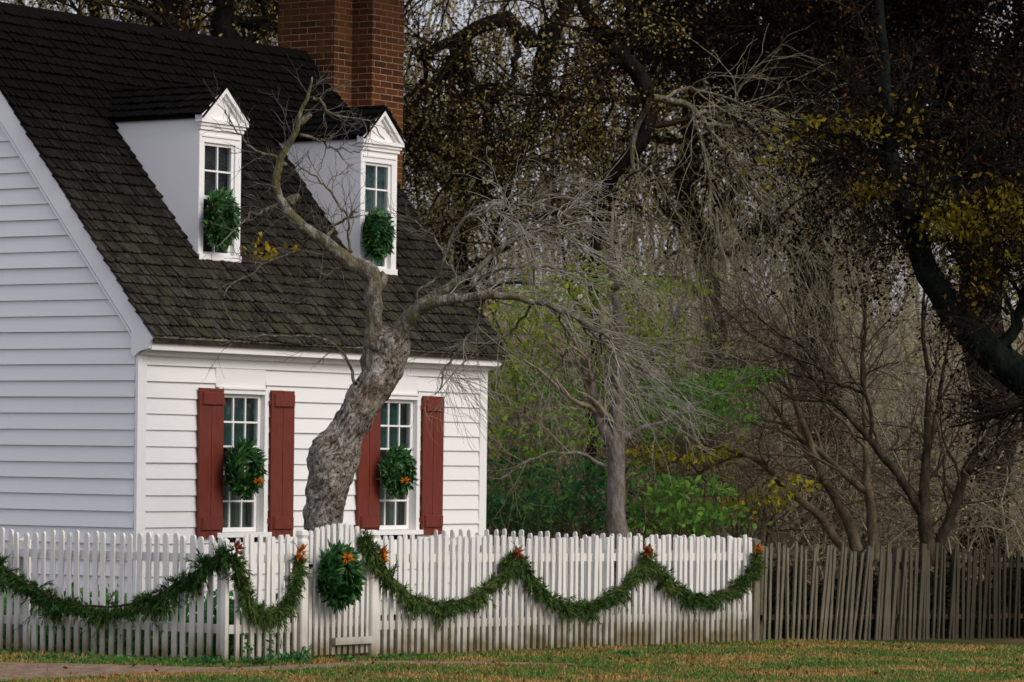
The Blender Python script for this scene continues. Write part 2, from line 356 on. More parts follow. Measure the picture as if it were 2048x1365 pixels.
#--PART2--
# ================================================================== HOUSE (local x along the front wall, y into the house)
L, D = 6.0, 5.04
SL = 1.249; CTH = 1/math.sqrt(1+SL*SL); STH = SL*CTH
RY = D/2; RZ = 2.97+SL*(RY+.181)
def roofz(y): y = min(y, D-y); return 2.97+SL*(y+.181)
house = empty('cottage', tuple(H0), HROT)
tag(house, 'white clapboard cottage with steep shingle roof, red shutters and two dormers', 'house')
EXP, ZB = .1595, 2.638-16*.1595
WINS = (0.0, 2.69)
def board_rows(mb, tf, ztop, span, openings):
    """overlapping lapped boards; tf maps (s, out, z) to local space; span(z) gives the ends at height z"""
    k = 0
    while True:
        z0 = ZB+k*EXP; z1 = z0+EXP; k += 1
        if z0 >= ztop: break
        z1 = min(z1, ztop)
        a0, b0 = span(z0); a1, b1 = span(z1)
        if b0-a0 < .05: break
        segs = [(a0, b0)]
        for (o0, o1, p0, p1) in openings:
            if z1 > p0+.005 and z0 < p1-.005:
                segs = [s for (a, b) in segs for s in ((a, min(b, o0)), (max(a, o1), b)) if s[1]-s[0] > .01]
        out = []
        for (a, b) in segs:
            while b-a > 3.2:
                c = a+random.uniform(1.6, 2.8); out.append((a, c-.001)); a = c+.001
            out.append((a, b))
        for (a, b) in out:
            at_, bt_ = max(a, a1), min(b, b1)
            j = random.uniform(-.002, .002); e = .030+random.uniform(-.003, .004); jz = random.uniform(-.003, .003)
            vs = [tf(a, 0, z0+j), tf(b, 0, z0+j+jz), tf(a, e, z0+j), tf(b, e, z0+j+jz), tf(at_, .008, z1-.001), tf(bt_, .008, z1-.001), tf(at_, 0, z1-.001), tf(bt_, 0, z1-.001)]
            mb.add(vs, [(0,2,3,1), (2,4,5,3), (4,6,7,5), (0,6,4,2), (1,3,5,7), (0,1,7,6)])
ops = []
for w in WINS: ops += [(1.235+w, 2.055+w, .90, 2.44), (1.20+w, 2.02+w, 2.42, 2.637)]
m = MB(); board_rows(m, lambda s, o, z: (s, -o, z), 2.79, lambda z: (.10, L-.10), ops)
for w in WINS: m.box(1.203+w, 2.017+w, -.026, 0, 2.443, 2.634)
m.box(.1, 1.235, .006, .02, ZB, 2.79); m.box(2.055, 1.235+2.69, .006, .02, ZB, 2.79); m.box(2.055+2.69, L-.1, .006, .02, ZB, 2.79)
o = m.build('clapboard_wall', M['clap'], house); recalc(o)
def gspan(z): 
    y = max(.0, (z-2.97)/SL-.181+.02); return (max(.012, y), min(D-.012, D-y))
m = MB(); board_rows(m, lambda s, o, z: (-o, s, z), RZ-.1, gspan, []); m.prism([(.0, ZB), (D, ZB), (D, 2.9), (RY, RZ-.08), (0, 2.9)], 0, .006, .02)
o = m.build('clapboard_wall', M['clap'], house); recalc(o)
m = MB(); board_rows(m, lambda s, o, z: (L+o, s, z), RZ-.1, gspan, []); m.prism([(.0, ZB), (D, ZB), (D, 2.9), (RY, RZ-.08), (0, 2.9)], 0, L-.02, L-.006)
o = m.build('clapboard_wall', M['clap'], house); recalc(o)
m = MB(); board_rows(m, lambda s, o, z: (s, D+o, z), 2.85, lambda z: (.1, L-.1), []); m.box(.1, L-.1, D-.02, D-.006, ZB, 2.85)
o = m.build('clapboard_wall', M['clap'], house); recalc(o)
for x in (0, L-.102):
    for y in (-.036, D+.004):
        MB().box(x-(.034 if x == 0 else 0), x+.102+(0 if x == 0 else .034), y, y+.034, .02, 2.80).build('corner_board', M['trim'], house)
m = MB(); m.box(.02, L-.02, .022, D-.022, -.6, ZB+.01); m.build('foundation', M['brick'], house)
# cornice at both eaves
for sgn in (0, 1):
    f = (lambda y: y) if not sgn else (lambda y: D-y)
    m = MB(); prof = [(f(-.03), 2.72), (f(-.075), 2.735), (f(-.08), 2.775), (f(-.197), 2.778), (f(-.20), 2.895), (f(.0), 2.93)]
    m.prism(prof, 0, -.03, L+.03); o = m.build('cornice', M['trim'], house); recalc(o)
    m = MB(); m.prism([(f(-.203), 2.875), (f(-.222), 2.885), (f(-.25), 2.915), (f(-.20), 2.945)], 0, -.034, L+.034); o = m.build('crown_moulding', M['mossy_trim'], house); recalc(o)
# rake boards on both gables with the pointed end at the eave
for x in (-.062, L+.036):
    m = MB()
    for sg in (0, 1):
        f = (lambda y: y) if not sg else (lambda y: D-y)
        lo = .235
        m.prism([(f(-.235), roofz(-.235)-.012), (f(RY), RZ-.02), (f(RY), RZ-.02-lo*1.3), (f(.035), roofz(.035)-lo*1.22), (f(.035), 2.73), (f(.0), 2.71), (f(-.075), 2.765), (f(-.19), 2.79), (f(-.20), 2.86)], 0, x, x+.026)
    o = m.build('rake_board', M['trim'], house); recalc(o)
    m = MB()
    for sg in (0, 1):
        f = (lambda y: y) if not sg else (lambda y: D-y)
        m.prism([(f(.02), roofz(.02)-.235*1.28), (f(RY), RZ-.02-.235*1.34), (f(RY), RZ-.02-.235*1.50), (f(.02), roofz(.02)-.235*1.42)], 0, x+.004 if x < 0 else x-.006, x+.032 if x < 0 else x+.02)
    o = m.build('rake_moulding', M['trim'], house); recalc(o)
# roof: a deck and every shingle course
DORM = ((1.455, 2.145), (4.235, 4.905))
def shingle(mb, org, es, et, en, s, t, w, ln, lift):
    c = .2*w*random.uniform(.6, 1.3); rr = .022*random.uniform(.7, 1.4); a = .004; h = random.uniform(.028, .046)*lift; hb = .004
    pts = [(s+a, t+ln, hb), (s+a, t+rr, h), (s+c, t+random.uniform(0, .006), h), (s+w-c, t+random.uniform(0, .006), h), (s+w-a, t+rr, h), (s+w-a, t+ln, hb)]
    tw = random.uniform(-.004, .004)
    top = [org+es*p[0]+et*p[1]+en*(p[2]+.012+tw*(1 if k > 2 else -1)) for k, p in enumerate(pts)]
    bot = [org+es*p[0]+et*p[1]+en*(p[2]-.010) for p in pts]
    mb.add(top+bot, [(0,1,4,5), (1,2,3,4)]+[(i, i+6, i+7, i+1) for i in range(5)])
m = MB()
m.prism([(-.235, roofz(-.235)-.015), (RY, RZ-.015), (RY, RZ-.08), (-.235, roofz(-.235)-.06)], 0, -.04, L+.075)
m.prism([(D+.235, roofz(-.235)-.015), (RY, RZ-.015), (RY, RZ-.08), (D+.235, roofz(-.235)-.06)], 0, -.04, L+.075)
X1 = np.array([1., 0, 0])
for side in (0, 1):
    e = .134; slope_len = (RY+.25)/CTH
    if side == 0: org = np.array([0, -.25, roofz(-.25)]); et = np.array([0, CTH, STH]); en = np.array([0, -STH, CTH])
    else: org = np.array([0, D+.25, roofz(-.25)]); et = np.array([0, -CTH, STH]); en = np.array([0, STH, CTH])
    k = 0
    while k*e < slope_len-.03:
        s = -.075-random.uniform(0, .03); jt = random.uniform(-.006, .006)
        while s < L+.10:
            w = random.uniform(.06, .115); w = min(w, L+.115-s); t = k*e+random.uniform(-.007, .007)+jt+.008*math.sin(s*2.1+k*.7)
            yy = -.25+(t+.07)*CTH
            if not (side == 0 and any(a-.0 < s+w*.5 < b+.0 and .40 < yy < 1.55 for a, b in DORM)):
                shingle(m, org, X1, et, en, s, t, w, min(.20, slope_len-t), 1)
            s += w
            if w < .03: break
        k += 1
m.prism([(RY-.09, RZ-.06), (RY, RZ+.05), (RY+.09, RZ-.06)], 0, -.07, L+.09)
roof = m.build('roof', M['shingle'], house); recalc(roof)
# chimney
m = MB(); m.prism([(6.03, 2.125), (6.38, 2.125), (6.38, 1.843), (7.0, 1.843), (7.0, 3.2), (6.38, 3.2), (6.38, 2.92), (6.03, 2.92)], 2, -.4, 9.0)
ch = m.build('chimney', M['brick'], house); recalc(ch)
MB().box(6.30, 7.08, 1.763, 3.28, 8.9, 9.15).build('chimney_cap', M['brick'], ch)
# windows of the front wall
def sash(mb, x0, x1, z0, z1, y, nx, nz, st=.045, mu=.019):
    mb.box(x0, x0+st, y, y+.03, z0, z1); mb.box(x1-st, x1, y, y+.03, z0, z1)
    mb.box(x0+st, x1-st, y, y+.03, z0, z0+st); mb.box(x0+st, x1-st, y, y+.03, z1-st*.8, z1)
    gx0, gx1, g0, g1 = x0+st, x1-st, z0+st, z1-st*.8
    for i in range(1, nx):
        c = gx0+(gx1-gx0)*i/nx; mb.box(c-mu/2, c+mu/2, y+.004, y+.026, g0, g1)
    for i in range(1, nz):
        c = g0+(g1-g0)*i/nz; mb.box(gx0, gx1, y+.002, y+.024, c-mu/2, c+mu/2)
def glaze(x0, x1, z0, z1, y, par):
    MB().add([(x0, y, z0), (x1, y, z0), (x1, y, z1), (x0, y, z1)], [(0, 1, 2, 3)]).build('pane', M['glass'], par)
for w in WINS:
    m = MB(); m.box(1.236+w, 1.30+w, -.042, .10, .985, 2.415); m.box(1.99+w, 2.054+w, -.042, .10, .985, 2.415)
    m.box(1.236+w, 2.054+w, -.044, .10, 2.38, 2.44)
    m.box(1.29+w, 2.0+w, -.062, -.03, 2.425, 2.444)
    win = m.build('window', M['trim'], house)
    MB().box(1.20+w, 2.09+w, -.072, .10, .935, .985).build('sill', M['trim'], win)
    m = MB(); sash(m, 1.303+w, 1.987+w, 1.56, 2.378, .012, 3, 3); m.build('sash', M['trim'], win)
    m = MB(); sash(m, 1.303+w, 1.987+w, .988, 1.60, .048, 3, 2); m.build('sash', M['trim'], win)
    glaze(1.31+w, 1.98+w, 1.58, 2.37, .027, win); glaze(1.31+w, 1.98+w, .99, 1.59, .063, win)
    m = MB(); m.box(1.24+w, 2.05+w, .125, .135, 1.83, 2.42); m.build('roller_blind', M['blind'], win)
    m = MB(); xs = np.linspace(1.24+w, 2.05+w, 60); zz = [.94, 1.45]
    vs = [(x, .16+.014*math.sin(i*1.1), z) for z in zz for i, x in enumerate(xs)]
    m.add(vs, [(i, i+1, i+61, i+60) for i in range(59)]); m.build('curtain', M['curtain'], win)
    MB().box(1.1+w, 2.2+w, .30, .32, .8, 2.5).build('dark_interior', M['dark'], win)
    for x0 in (.90+w, 2.075+w):
        m = MB(); wd = .385; c = x0+wd/2
        m.box(x0, c-.0025, -.064, -.042, .93, 2.428); m.box(c+.0025, x0+wd, -.065, -.042, .932, 2.426)
        m.box(x0+.02, x0+wd-.02, -.043, -.008, .96, 2.40)
        sh = m.build('shutter', M['red'], house)
        for zc in (1.075, 2.325):
            m = MB(); a, b = x0+.035, x0+wd-.012; h = .068
            m.add([(a, -.065, zc-h), (b, -.065, zc-h), (b, -.065, zc+h), (a, -.065, zc+h), (a+.012, -.088, zc-h+.010), (b-.012, -.088, zc-h+.010), (b-.012, -.088, zc+h-.014), (a+.012, -.088, zc+h-.014)],
                  [(4, 5, 6, 7), (0, 1, 5, 4), (1, 2, 6, 5), (2, 3, 7, 6), (3, 0, 4, 7)])
            ob = m.build('batten', M['red'], sh); recalc(ob)
        for zc in (1.1, 2.3):
            m = MB(); m.box(x0+(wd-.005 if x0 < 2+w-.2 else -.03), x0+(wd+.03 if x0 < 2+w-.2 else .005), -.058, -.046, zc-.02, zc+.02)
            m.build('hinge', M['red'], sh)
# dormers
for (a, b) in DORM:
    YF = .425; ze = 5.172; c = (a+b)/2
    m = MB()
    for x in (a, b-.02): m.prism([(YF, roofz(YF)-.04), (YF, ze), (1.60, ze), (1.60, roofz(1.60)-.04)], 0, x, x+.02)
    m.box(a+.003, a+.078, YF-.004, YF+.10, roofz(YF)-.03, 5.02); m.box(b-.098, b-.003, YF-.004, YF+.10, roofz(YF)-.03, 5.02)
    m.box(a+.005, b-.005, YF-.006, YF+.10, 4.935, 5.10)
    m.box(a+.03, b-.03, YF-.018, YF, 4.99, 5.012)
    dm = m.build('dormer', M['trim'], house); recalc(dm)
    MB().box(a-.003, b+.003, YF-.022, YF+.10, roofz(YF)-.05, roofz(YF)+.075).build('sill', M['trim'], dm)
    m = MB(); x0, x1 = a+.078, b-.098
    sash(m, x0, x1, 4.36, 4.935, YF+.02, 2, 2, .038, .018); m.build('sash', M['trim'], dm)
    m = MB(); sash(m, x0, x1, 3.79, 4.39, YF+.05, 2, 2, .038, .018); m.build('sash', M['trim'], dm)
    glaze(x0, x1, 4.37, 4.92, YF+.034, dm); glaze(x0, x1, 3.80, 4.38, YF+.064, dm)
    MB().box(a+.02, b-.02, YF+.10, YF+.115, 3.74, 5.1).build('roller_blind', M['dark'] if a < 3 else M['blind'], dm)
    # pediment: frieze mouldings, cornice, raking cornices, tympanum
    m = MB(); ap = 5.50
    m.box(a-.012, b+.012, YF-.028, YF+.02, 5.06, 5.098); m.box(a-.024, b+.024, YF-.044, YF+.02, 5.098, 5.13); m.box(a-.042, b+.042, YF-.066, YF+.02, 5.13, 5.168)
    m.prism([(a+.0, 5.165), (b-.0, 5.165), (c, ap-.04)], 1, YF-.012, YF+.06)
    for sg in (-1, 1):
        xo = c+sg*((b-a)/2+.046)
        m.prism([(xo, 5.168), (xo, 5.205), (c, ap+.02), (c, ap-.052), (xo-sg*.075, 5.168)], 1, YF-.070-.003*(sg > 0), YF+.02)
        m.prism([(xo-sg*.05, 5.17), (c, ap-.04), (c, ap-.085), (xo-sg*.115, 5.17)], 1, YF-.040-.003*(sg > 0), YF+.01)
    pd = m.build('pediment', M['trim'], dm); recalc(pd)
    m = MB(); yb = (ap-2.97)/SL-.181+.05; hw = (b-a)/2+.05
    for sg in (-1, 1):
        run = hw; rise = ap+.035-5.185; ln = math.hypot(run, rise)
        et = np.array([-sg*run/ln, 0, rise/ln]); en = np.array([sg*rise/ln, 0, run/ln]); es = np.array([0, 1., 0])
        org = np.array([c+sg*hw, YF-.082, 5.185])
        P = [org, org+et*ln, org+et*ln+es*(yb-YF+.08), org+es*(yb-YF+.08)]
        m.add([p-en*.004 for p in P]+[p-en*.022 for p in P], [(0,1,2,3), (4,7,6,5), (0,4,5,1), (3,2,6,7), (0,3,7,4), (1,5,6,2)])
        k = 0; e = .118
        while k*e < ln-.02:
            s = 0
            while s < yb-YF+.1:
                w = random.uniform(.075, .13); t = k*e+random.uniform(-.006, .006)
                pc = org+es*(s+w/2)+et*(t+.08)
                if pc[2] > roofz(pc[1])-.05: shingle(m, org, es, et, en, s, t, w, min(.16, ln-t), .8)
                s += w
            k += 1
    m.prism([(c-.04, ap+.018), (c, ap+.062), (c+.04, ap+.018)], 1, YF-.07, yb)
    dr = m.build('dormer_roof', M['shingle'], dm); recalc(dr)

# ================================================================== FENCES
C0 = hit(460, 1325, np.array([0, 0, 0.]), ZV)
C1 = at(1507, 1285, 38.9); C1[2] = float(gz(C1[0], C1[1])); 
RD = nrm((C1-C0)*np.array([1, 1, 0])); RN = np.array([RD[1], -RD[0], 0])            # along the street side, and towards the street
RLEN = float(np.linalg.norm((C1-C0)[:2]))
def picket_mesh(h, w, t, seed, top='round', mat='picket'):
    r = random.Random(seed); m = MB(); n = 6
    prof = [(-w/2, 0), (w/2, 0)]
    hs = np.linspace(.15, h-.03, n)
    R_ = [(w/2+r.uniform(-.002, .002), z) for z in hs]; L_ = [(-w/2+r.uniform(-.002, .002), z) for z in hs][::-1]
    cap = [(w*.42, h-.012), (w*.2, h), (-w*.2, h), (-w*.42, h-.012)] if top == 'round' else [(w*.45, h-.004), (-w*.45, h)]
    poly = [(w/2, 0)]+R_+cap+L_+[(-w/2, 0)]
    lean = r.uniform(-.004, .004)
    vs = [(x, -t/2+lean*z, z) for x, z in poly]+[(x, t/2+lean*z, z) for x, z in poly]
    N = len(poly)
    # front and back faces as strips between the left and right edges
    k = N//2
    quads = [(i, (i+1) % N, N+(i+1) % N, N+i) for i in range(N)]
    fr = [(i, i+1, N-2-i, N-1-i) for i in range(k-1)]
    quads += [(a, b, c, d) for a, b, c, d in fr]+[(d+N, c+N, b+N, a+N) for a, b, c, d in fr]
    m.add(vs, quads)
    o = m.build('picket', M[mat]); recalc(o)
    me = o.data; bpy.data.objects.remove(o); return me
PK = [picket_mesh(1.065+.012*((i*7) % 5-2)/2, .049+.004*((i*3) % 4-1.5)/1.5, .022, 100+i) for i in range(12)]
PKTALL = PK
def put(me, name, parent, loc, rot=(0, 0, 0), sc=None):
    o = bpy.data.objects.new(name, me); COL.objects.link(o); o.parent = parent; o.location = loc; o.rotation_euler = rot
    if sc: o.scale = sc
    return o
def fence_run(name, label, group, P0, P1, pitch, rails=(.24, .84), skip=None, s0=.05, s1=None, meshes=None, railside=1, wob=.012):
    d = P1-P0; ln = float(np.linalg.norm(d[:2])); rz = math.atan2(d[1], d[0])
    f = empty(name, tuple(P0), rz); tag(f, label, 'fence', group)
    n = 0; s = s0; s1 = s1 or ln-.04
    dz = (P1[2]-P0[2])/ln
    while s < s1:
        me = random.choice(meshes or PK)
        put(me, 'picket', f, (s+random.uniform(-.004, .004), random.uniform(-.004, .004), dz*s+.012+random.uniform(-.008, .008)), (random.uniform(-.008, .008), random.uniform(-wob, wob), random.uniform(-.12, .12)), (1, 1, random.uniform(.99, 1.01)))
        s += pitch; n += 1
    for z in rails:
        m = MB(); y0 = .014*railside; y1 = .075*railside
        ya, yb = min(y0, y1), max(y0, y1)
        v = [(x, y, zz+dz*x) for zz in (z, z+.075) for y in (ya, yb) for x in (0, ln)]
        m.add(v, [(0,2,3,1), (4,5,7,6), (0,1,5,4), (2,6,7,3), (0,4,6,2), (1,3,7,5)])
        m.build('rail', M['picket'], f)
    return f, ln, dz
def post(f, s, dz, w, h, name='post', round_top=False, mat='picket', y=.03):
    m = MB(); n = 16
    if round_top:
        sq = lambda r, z: [(s+math.copysign(abs(math.cos(q))**.45, math.cos(q))*r*.98, y+math.copysign(abs(math.sin(q))**.45, math.sin(q))*r*.98, z) for q in np.arange(n)*2*PI/n+PI/8]
        rings = [(w/2, -.25), (w/2, h-.10), (w/2*.86, h-.085), (w/2*.82, h-.07), (w/2*1.02, h-.045), (w/2*.9, h-.012), (w/2*.5, h)]
        vs = []; 
        for r, z in rings: vs += sq(r, z+dz*s)
        qs = [(a*n+i, a*n+(i+1) % n, (a+1)*n+(i+1) % n, (a+1)*n+i) for a in range(len(rings)-1) for i in range(n)]
        ts = [((len(rings)-1)*n, (len(rings)-1)*n+i, (len(rings)-1)*n+i+1) for i in range(1, n-1)]
        m.add(vs, qs, ts)
    else:
        m.box(s-w/2, s+w/2, y-w/2, y+w/2, -.25+dz*s, h+dz*s-.015)
        a = w/2; m.add([(s-a, y-a, h+dz*s-.015), (s+a, y-a, h+dz*s-.015), (s+a, y+a, h+dz*s-.015), (s-a, y+a, h+dz*s-.015), (s, y, h+dz*s+.01)], None, [(0,1,4), (1,2,4), (2,3,4), (3,0,4)])
    return m.build(name, M[mat], f)
GF = 'white picket fence around the cottage yard'
# yard's near side, running back from the corner along the house gable
vdir = V.copy()
CL = C0+vdir*7.2
f1, ln1, dz1 = fence_run('picket_fence', 'white picket fence at the left, across the gable end and below the longest dark garland', GF, C0+vdir*.02, CL, .0985, railside=-1, s0=.10)
post(f1, .02, 0, .05, 1.05)
for s in (2.4, 4.8): post(f1, s, 0, .09, 1.0, y=-.12)
def s_px(px):
    p = hit(px, 1100, C0, RN); return float((p-C0)@RD)
sg0, sg1 = s_px(607), s_px(739)
DZR = (C1[2]-C0[2])/RLEN
def rp(s): return C0+RD*s+ZV*DZR*s
f2, ln2, dz2 = fence_run('picket_fence', 'short white picket fence section between the corner post and the gate', GF, rp(0), rp(sg0-.05), .0955, s0=.085, s1=sg0-.10)
f3, ln3, dz3 = fence_run('picket_fence', 'long white picket fence section with three garlands, right of the gate', GF, rp(sg1+.06), C1, .0985, s0=.07)
post(f2, sg0-.02, DZR, .10, 1.13, 'gate_post', True, y=.0)
post(f3, -.02, DZR, .115, 1.13, 'gate_post', True, y=.0)
for s in (2.3, 4.6): post(f3, s, DZR, .09, 1.0, y=.13)
post(f3, ln3+.03, DZR, .10, 1.06, 'end_post', False, 'weather', y=.03)
# the gate
gl = sg1-sg0
gate = empty('garden_gate', tuple(rp(sg0+.06)), math.atan2(RD[1], RD[0])); tag(gate, 'white picket gate with arched top and two rails, a wreath hanging on it', 'gate')
GW = gl-.09; n = 11
for i in range(n):
    s = .03+(GW-.02)*i/(n-1); q = (i/(n-1)-.5)*2
    h = 1.085+.075*(1-q*q)
    put(random.choice(PK), 'picket', gate, (s, 0, .03), (random.uniform(-.006, .006), random.uniform(-.006, .006), random.uniform(-.08, .08)), (.95, 1, h/1.065))
for (x0, x1, z) in ((GW*.40, GW+.02, .115), (GW*.55, GW+.02, .855)):
    MB().box(x0, x1, -.055, -.016, z, z+.062).build('rail', M['picket'], gate)
for z in (.27, .74): MB().box(.0, GW*.98, .016, .05, z, z+.07).build('rail', M['picket'], gate)
MB().box(-.03, .03, -.035, -.014, .80, .83).build('latch', M['bark_dark'], gate)
# far side of the yard, running back from the end post
CB = C1+V*6.4
fence_run('picket_fence', 'far side of the white picket fence, greenish tops just above the long section', GF, C1+V*.12, CB, .112, railside=-1)
# weathered fence beyond
W0 = at(1526, 1292, 39.2); W0[2] = float(gz(W0[0], W0[1])); W1 = at(2130, 1290, 42.2); W1[2] = float(gz(W1[0], W1[1]))
fw = empty('weathered_fence', tuple(W0), math.atan2(W1[1]-W0[1], W1[0]-W0[0])); tag(fw, 'weathered grey fence of leaning unpainted slats at the right', 'fence')
wl = float(np.linalg.norm((W1-W0)[:2])); s = .02; i = 0; rr = random.Random(5); dzw = (W1[2]-W0[2])/wl
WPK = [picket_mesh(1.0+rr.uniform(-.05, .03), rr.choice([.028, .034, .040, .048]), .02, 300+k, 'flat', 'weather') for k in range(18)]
while s < wl:
    lean = (.03 if s < .6 else .085*math.exp(-((s-1.25)/.7)**2)+.02)+rr.gauss(0, .017)
    put(WPK[i % 18] if rr.random() < .5 else rr.choice(WPK), 'slat', fw, (s, rr.uniform(-.012, .012), dzw*s+.0), (rr.uniform(-.03, .03), lean, rr.uniform(-.3, .3)), (rr.uniform(.8, 1.15), 1, rr.uniform(.96, 1.03)*(1-.03*s/wl)))
    s += rr.choice([.058, .066, .074, .085, .1]); i += 1
for z in (.22, .78):
    m = MB(); v = [(x, y, zz+dzw*x) for zz in (z, z+.05) for y in (.02, .05) for x in (0, wl)]
    m.add(v, [(0,2,3,1), (4,5,7,6), (0,1,5,4), (2,6,7,3), (0,4,6,2), (1,3,7,5)]); m.build('rail', M['bark_umber'], fw)
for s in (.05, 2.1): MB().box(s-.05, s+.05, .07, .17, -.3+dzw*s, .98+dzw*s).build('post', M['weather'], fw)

# ================================================================== GARLANDS, WREATHS, ORNAMENTS
def garland(label, pts, p0, nrm_, mat, dens, hang, seed):
    rng = np.random.default_rng(seed)
    W = np.array([hit(px, py, p0+nrm_*.075, nrm_) for px, py in pts]); P = spline(W, 90)
    P = P+rng.normal(size=P.shape)*.003
    g = empty('garland', tuple(P[0])); tag(g, label, 'garland', 'evergreen garlands swagged along the fence')
    P0_ = P-P[0]
    m = MB(); tubes(m, P0_, np.full(len(P), .011), 6); m.build('rope', M['stem'], g, True)
    seg = np.linalg.norm(np.diff(P0_, axis=0), axis=1).sum()
    ns = int(seg*dens); i = rng.random(ns)*(len(P)-2); k = i.astype(int); c = P0_[k]+(P0_[k+1]-P0_[k])*(i-k)[:, None]; tan = nrm(P0_[k+1]-P0_[k])*np.where(rng.random(ns) < .5, 1, -1)[:, None]
    # sprigs: short curved shoots, each carrying a brush of needles
    ph = rng.random(4)*6
    clump = np.clip(.55+.75*np.sin(i*.42+ph[0])+.45*np.sin(i*1.05+ph[1])+.3*rng.normal(size=ns), .18, 1.75)
    d = tan*.5+np.array([0, 0, -1.0])*(.35+rng.random(ns)*1.1)[:, None]*hang+nrm_*(.25*rng.random(ns))[:, None]+rng.normal(size=(ns, 3))*.30
    d = nrm(d); sl = (.030+.108*(.4+.6*rng.random(ns))*clump*hang)*np.where(rng.random(ns) < .10, 1.75, 1.0)
    up = rng.random(ns) < .16; d[up, 2] = np.abs(d[up, 2])*.45; d = nrm(d); sl = np.where(up, sl*.6, sl)
    e = c+d*sl[:, None]+np.array([0, 0, -.022])*clump[:, None]
    Q = np.stack([c, (c+e)/2+rng.normal(size=(ns, 3))*.006+np.array([0, 0, .006]), e], 1)
    m2 = MB(); tubes(m2, Q, np.repeat(np.array([[.003, .0025, .0012]]), ns, 0), 3)
    nn = 22; ii = rng.integers(0, ns, ns*nn); f = .15+.85*rng.random(ns*nn); C_ = c[ii]*(1-f)[:, None]+e[ii]*f[:, None]+rng.normal(size=(ns*nn, 3))*.004
    dn = nrm(d[ii]+np.array([0, 0, -.35])+rng.normal(size=(ns*nn, 3))*.36); w_ = nrm(np.cross(dn, rng.normal(size=(ns*nn, 3)))); l_ = (.035+.05*rng.random(ns*nn))[:, None]; b_ = .0042
    # every sprig is joined along its stem, so its needles share one shade
    V4 = np.stack([C_, C_+dn*l_*.45+w_*b_, C_+dn*l_, C_+dn*l_*.45-w_*b_], 1).reshape(-1, 3); m2.add(V4, np.arange(len(C_)*4).reshape(-1, 4))
    m2.build('foliage', M[mat], g)
    return P
GSW = [
 ('longest darkest garland drooping across the left fence by the gable', [(-60, 1090), (0, 1128), (60, 1172), (130, 1204), (220, 1214), (300, 1196), (370, 1158), (425, 1118), (466, 1098)], C0, -U, 'l_pine_dark', 250, 1.15),
 ('short narrow garland between the corner and the gate post', [(470, 1106), (484, 1160), (505, 1208), (535, 1226), (570, 1206), (590, 1160), (598, 1106)], C0, RN, 'l_pine', 270, .75),
 ('garland just right of the gate, hung from the right gate post', [(728, 1072), (742, 1100), (764, 1130), (795, 1168), (840, 1200), (895, 1206), (950, 1188), (1000, 1150), (1030, 1106)], C0, RN, 'l_pine', 270, .85),
 ('middle garland of the three on the long fence section', [(1033, 1108), (1060, 1150), (1100, 1192), (1160, 1212), (1215, 1192), (1260, 1156), (1290, 1110)], C0, RN, 'l_pine', 270, .75),
 ('garland at the far end of the white fence, beside the weathered fence', [(1294, 1110), (1325, 1150), (1370, 1184), (1420, 1194), (1465, 1174), (1500, 1142), (1516, 1105)], C0, RN, 'l_pine', 270, .75)]
for i, (lb, pts, p0, nn_, mt, de, hg) in enumerate(GSW): garland(lb, pts, p0, nn_, mt, de, hg, 40+i)
def ornament(label, px, py, p0, n_, r, mat, seed, squash=1.0):
    rng = np.random.default_rng(seed); c = hit(px, py, p0+n_*.12, n_)
    o = empty('garland_ornament', tuple(c)); tag(o, label, 'ornament', 'orange pod clusters pinned where the garlands meet')
    a = nrm(np.cross(n_, ZV)); m = MB(); N = 34
    th = rng.random(N)*2*PI; dd = a[None]*np.cos(th)[:, None]*squash+ZV[None]*np.sin(th)[:, None]+n_[None]*(.2+.9*rng.random(N))[:, None]
    leaves(m, rng.normal(size=(N, 3))*.006, r, r*.26, rng, D=nrm(dd)*3, spread=.5)
    for k in range(7):
        q = rng.normal(size=3)*r*.22+n_*r*.3
        P = np.array([q, q+np.array([0, 0, r*.14]), q+np.array([0, 0, r*.3]), q+np.array([0, 0, r*.42])]); tubes(m, P, np.array([r*.05, r*.17, r*.15, r*.02]), 6, True)
    m.build('pods', M[mat], o, False)
    m = MB(); tubes(m, np.array([[0, 0, r*.2], -n_*.03+ZV*r*.9, -n_*.07+ZV*r*1.2]), np.array([.004, .003, .003]), 5); m.build('stem', M['stem'], o)
ornament('slim russet pod cluster at the fence corner, beside the longest garland', 472, 1098, C0, RN, .075, 'russet', 1, .6)
ornament('bright orange pod cluster on the left gate post', 597, 1107, C0, RN, .085, 'orange', 2, .8)
ornament('round spiky orange pod cluster just right of the gate', 762, 1110, C0, RN, .095, 'orange', 3)
ornament('russet pod cluster between the garland by the gate and the middle one', 1033, 1104, C0, RN, .085, 'russet', 4)
ornament('russet pod cluster between the middle and the far garland', 1293, 1102, C0, RN, .085, 'russet', 5)
ornament('small orange pod cluster at the end post by the weathered fence', 1513, 1098, C0, RN, .07, 'orange', 6, .7)
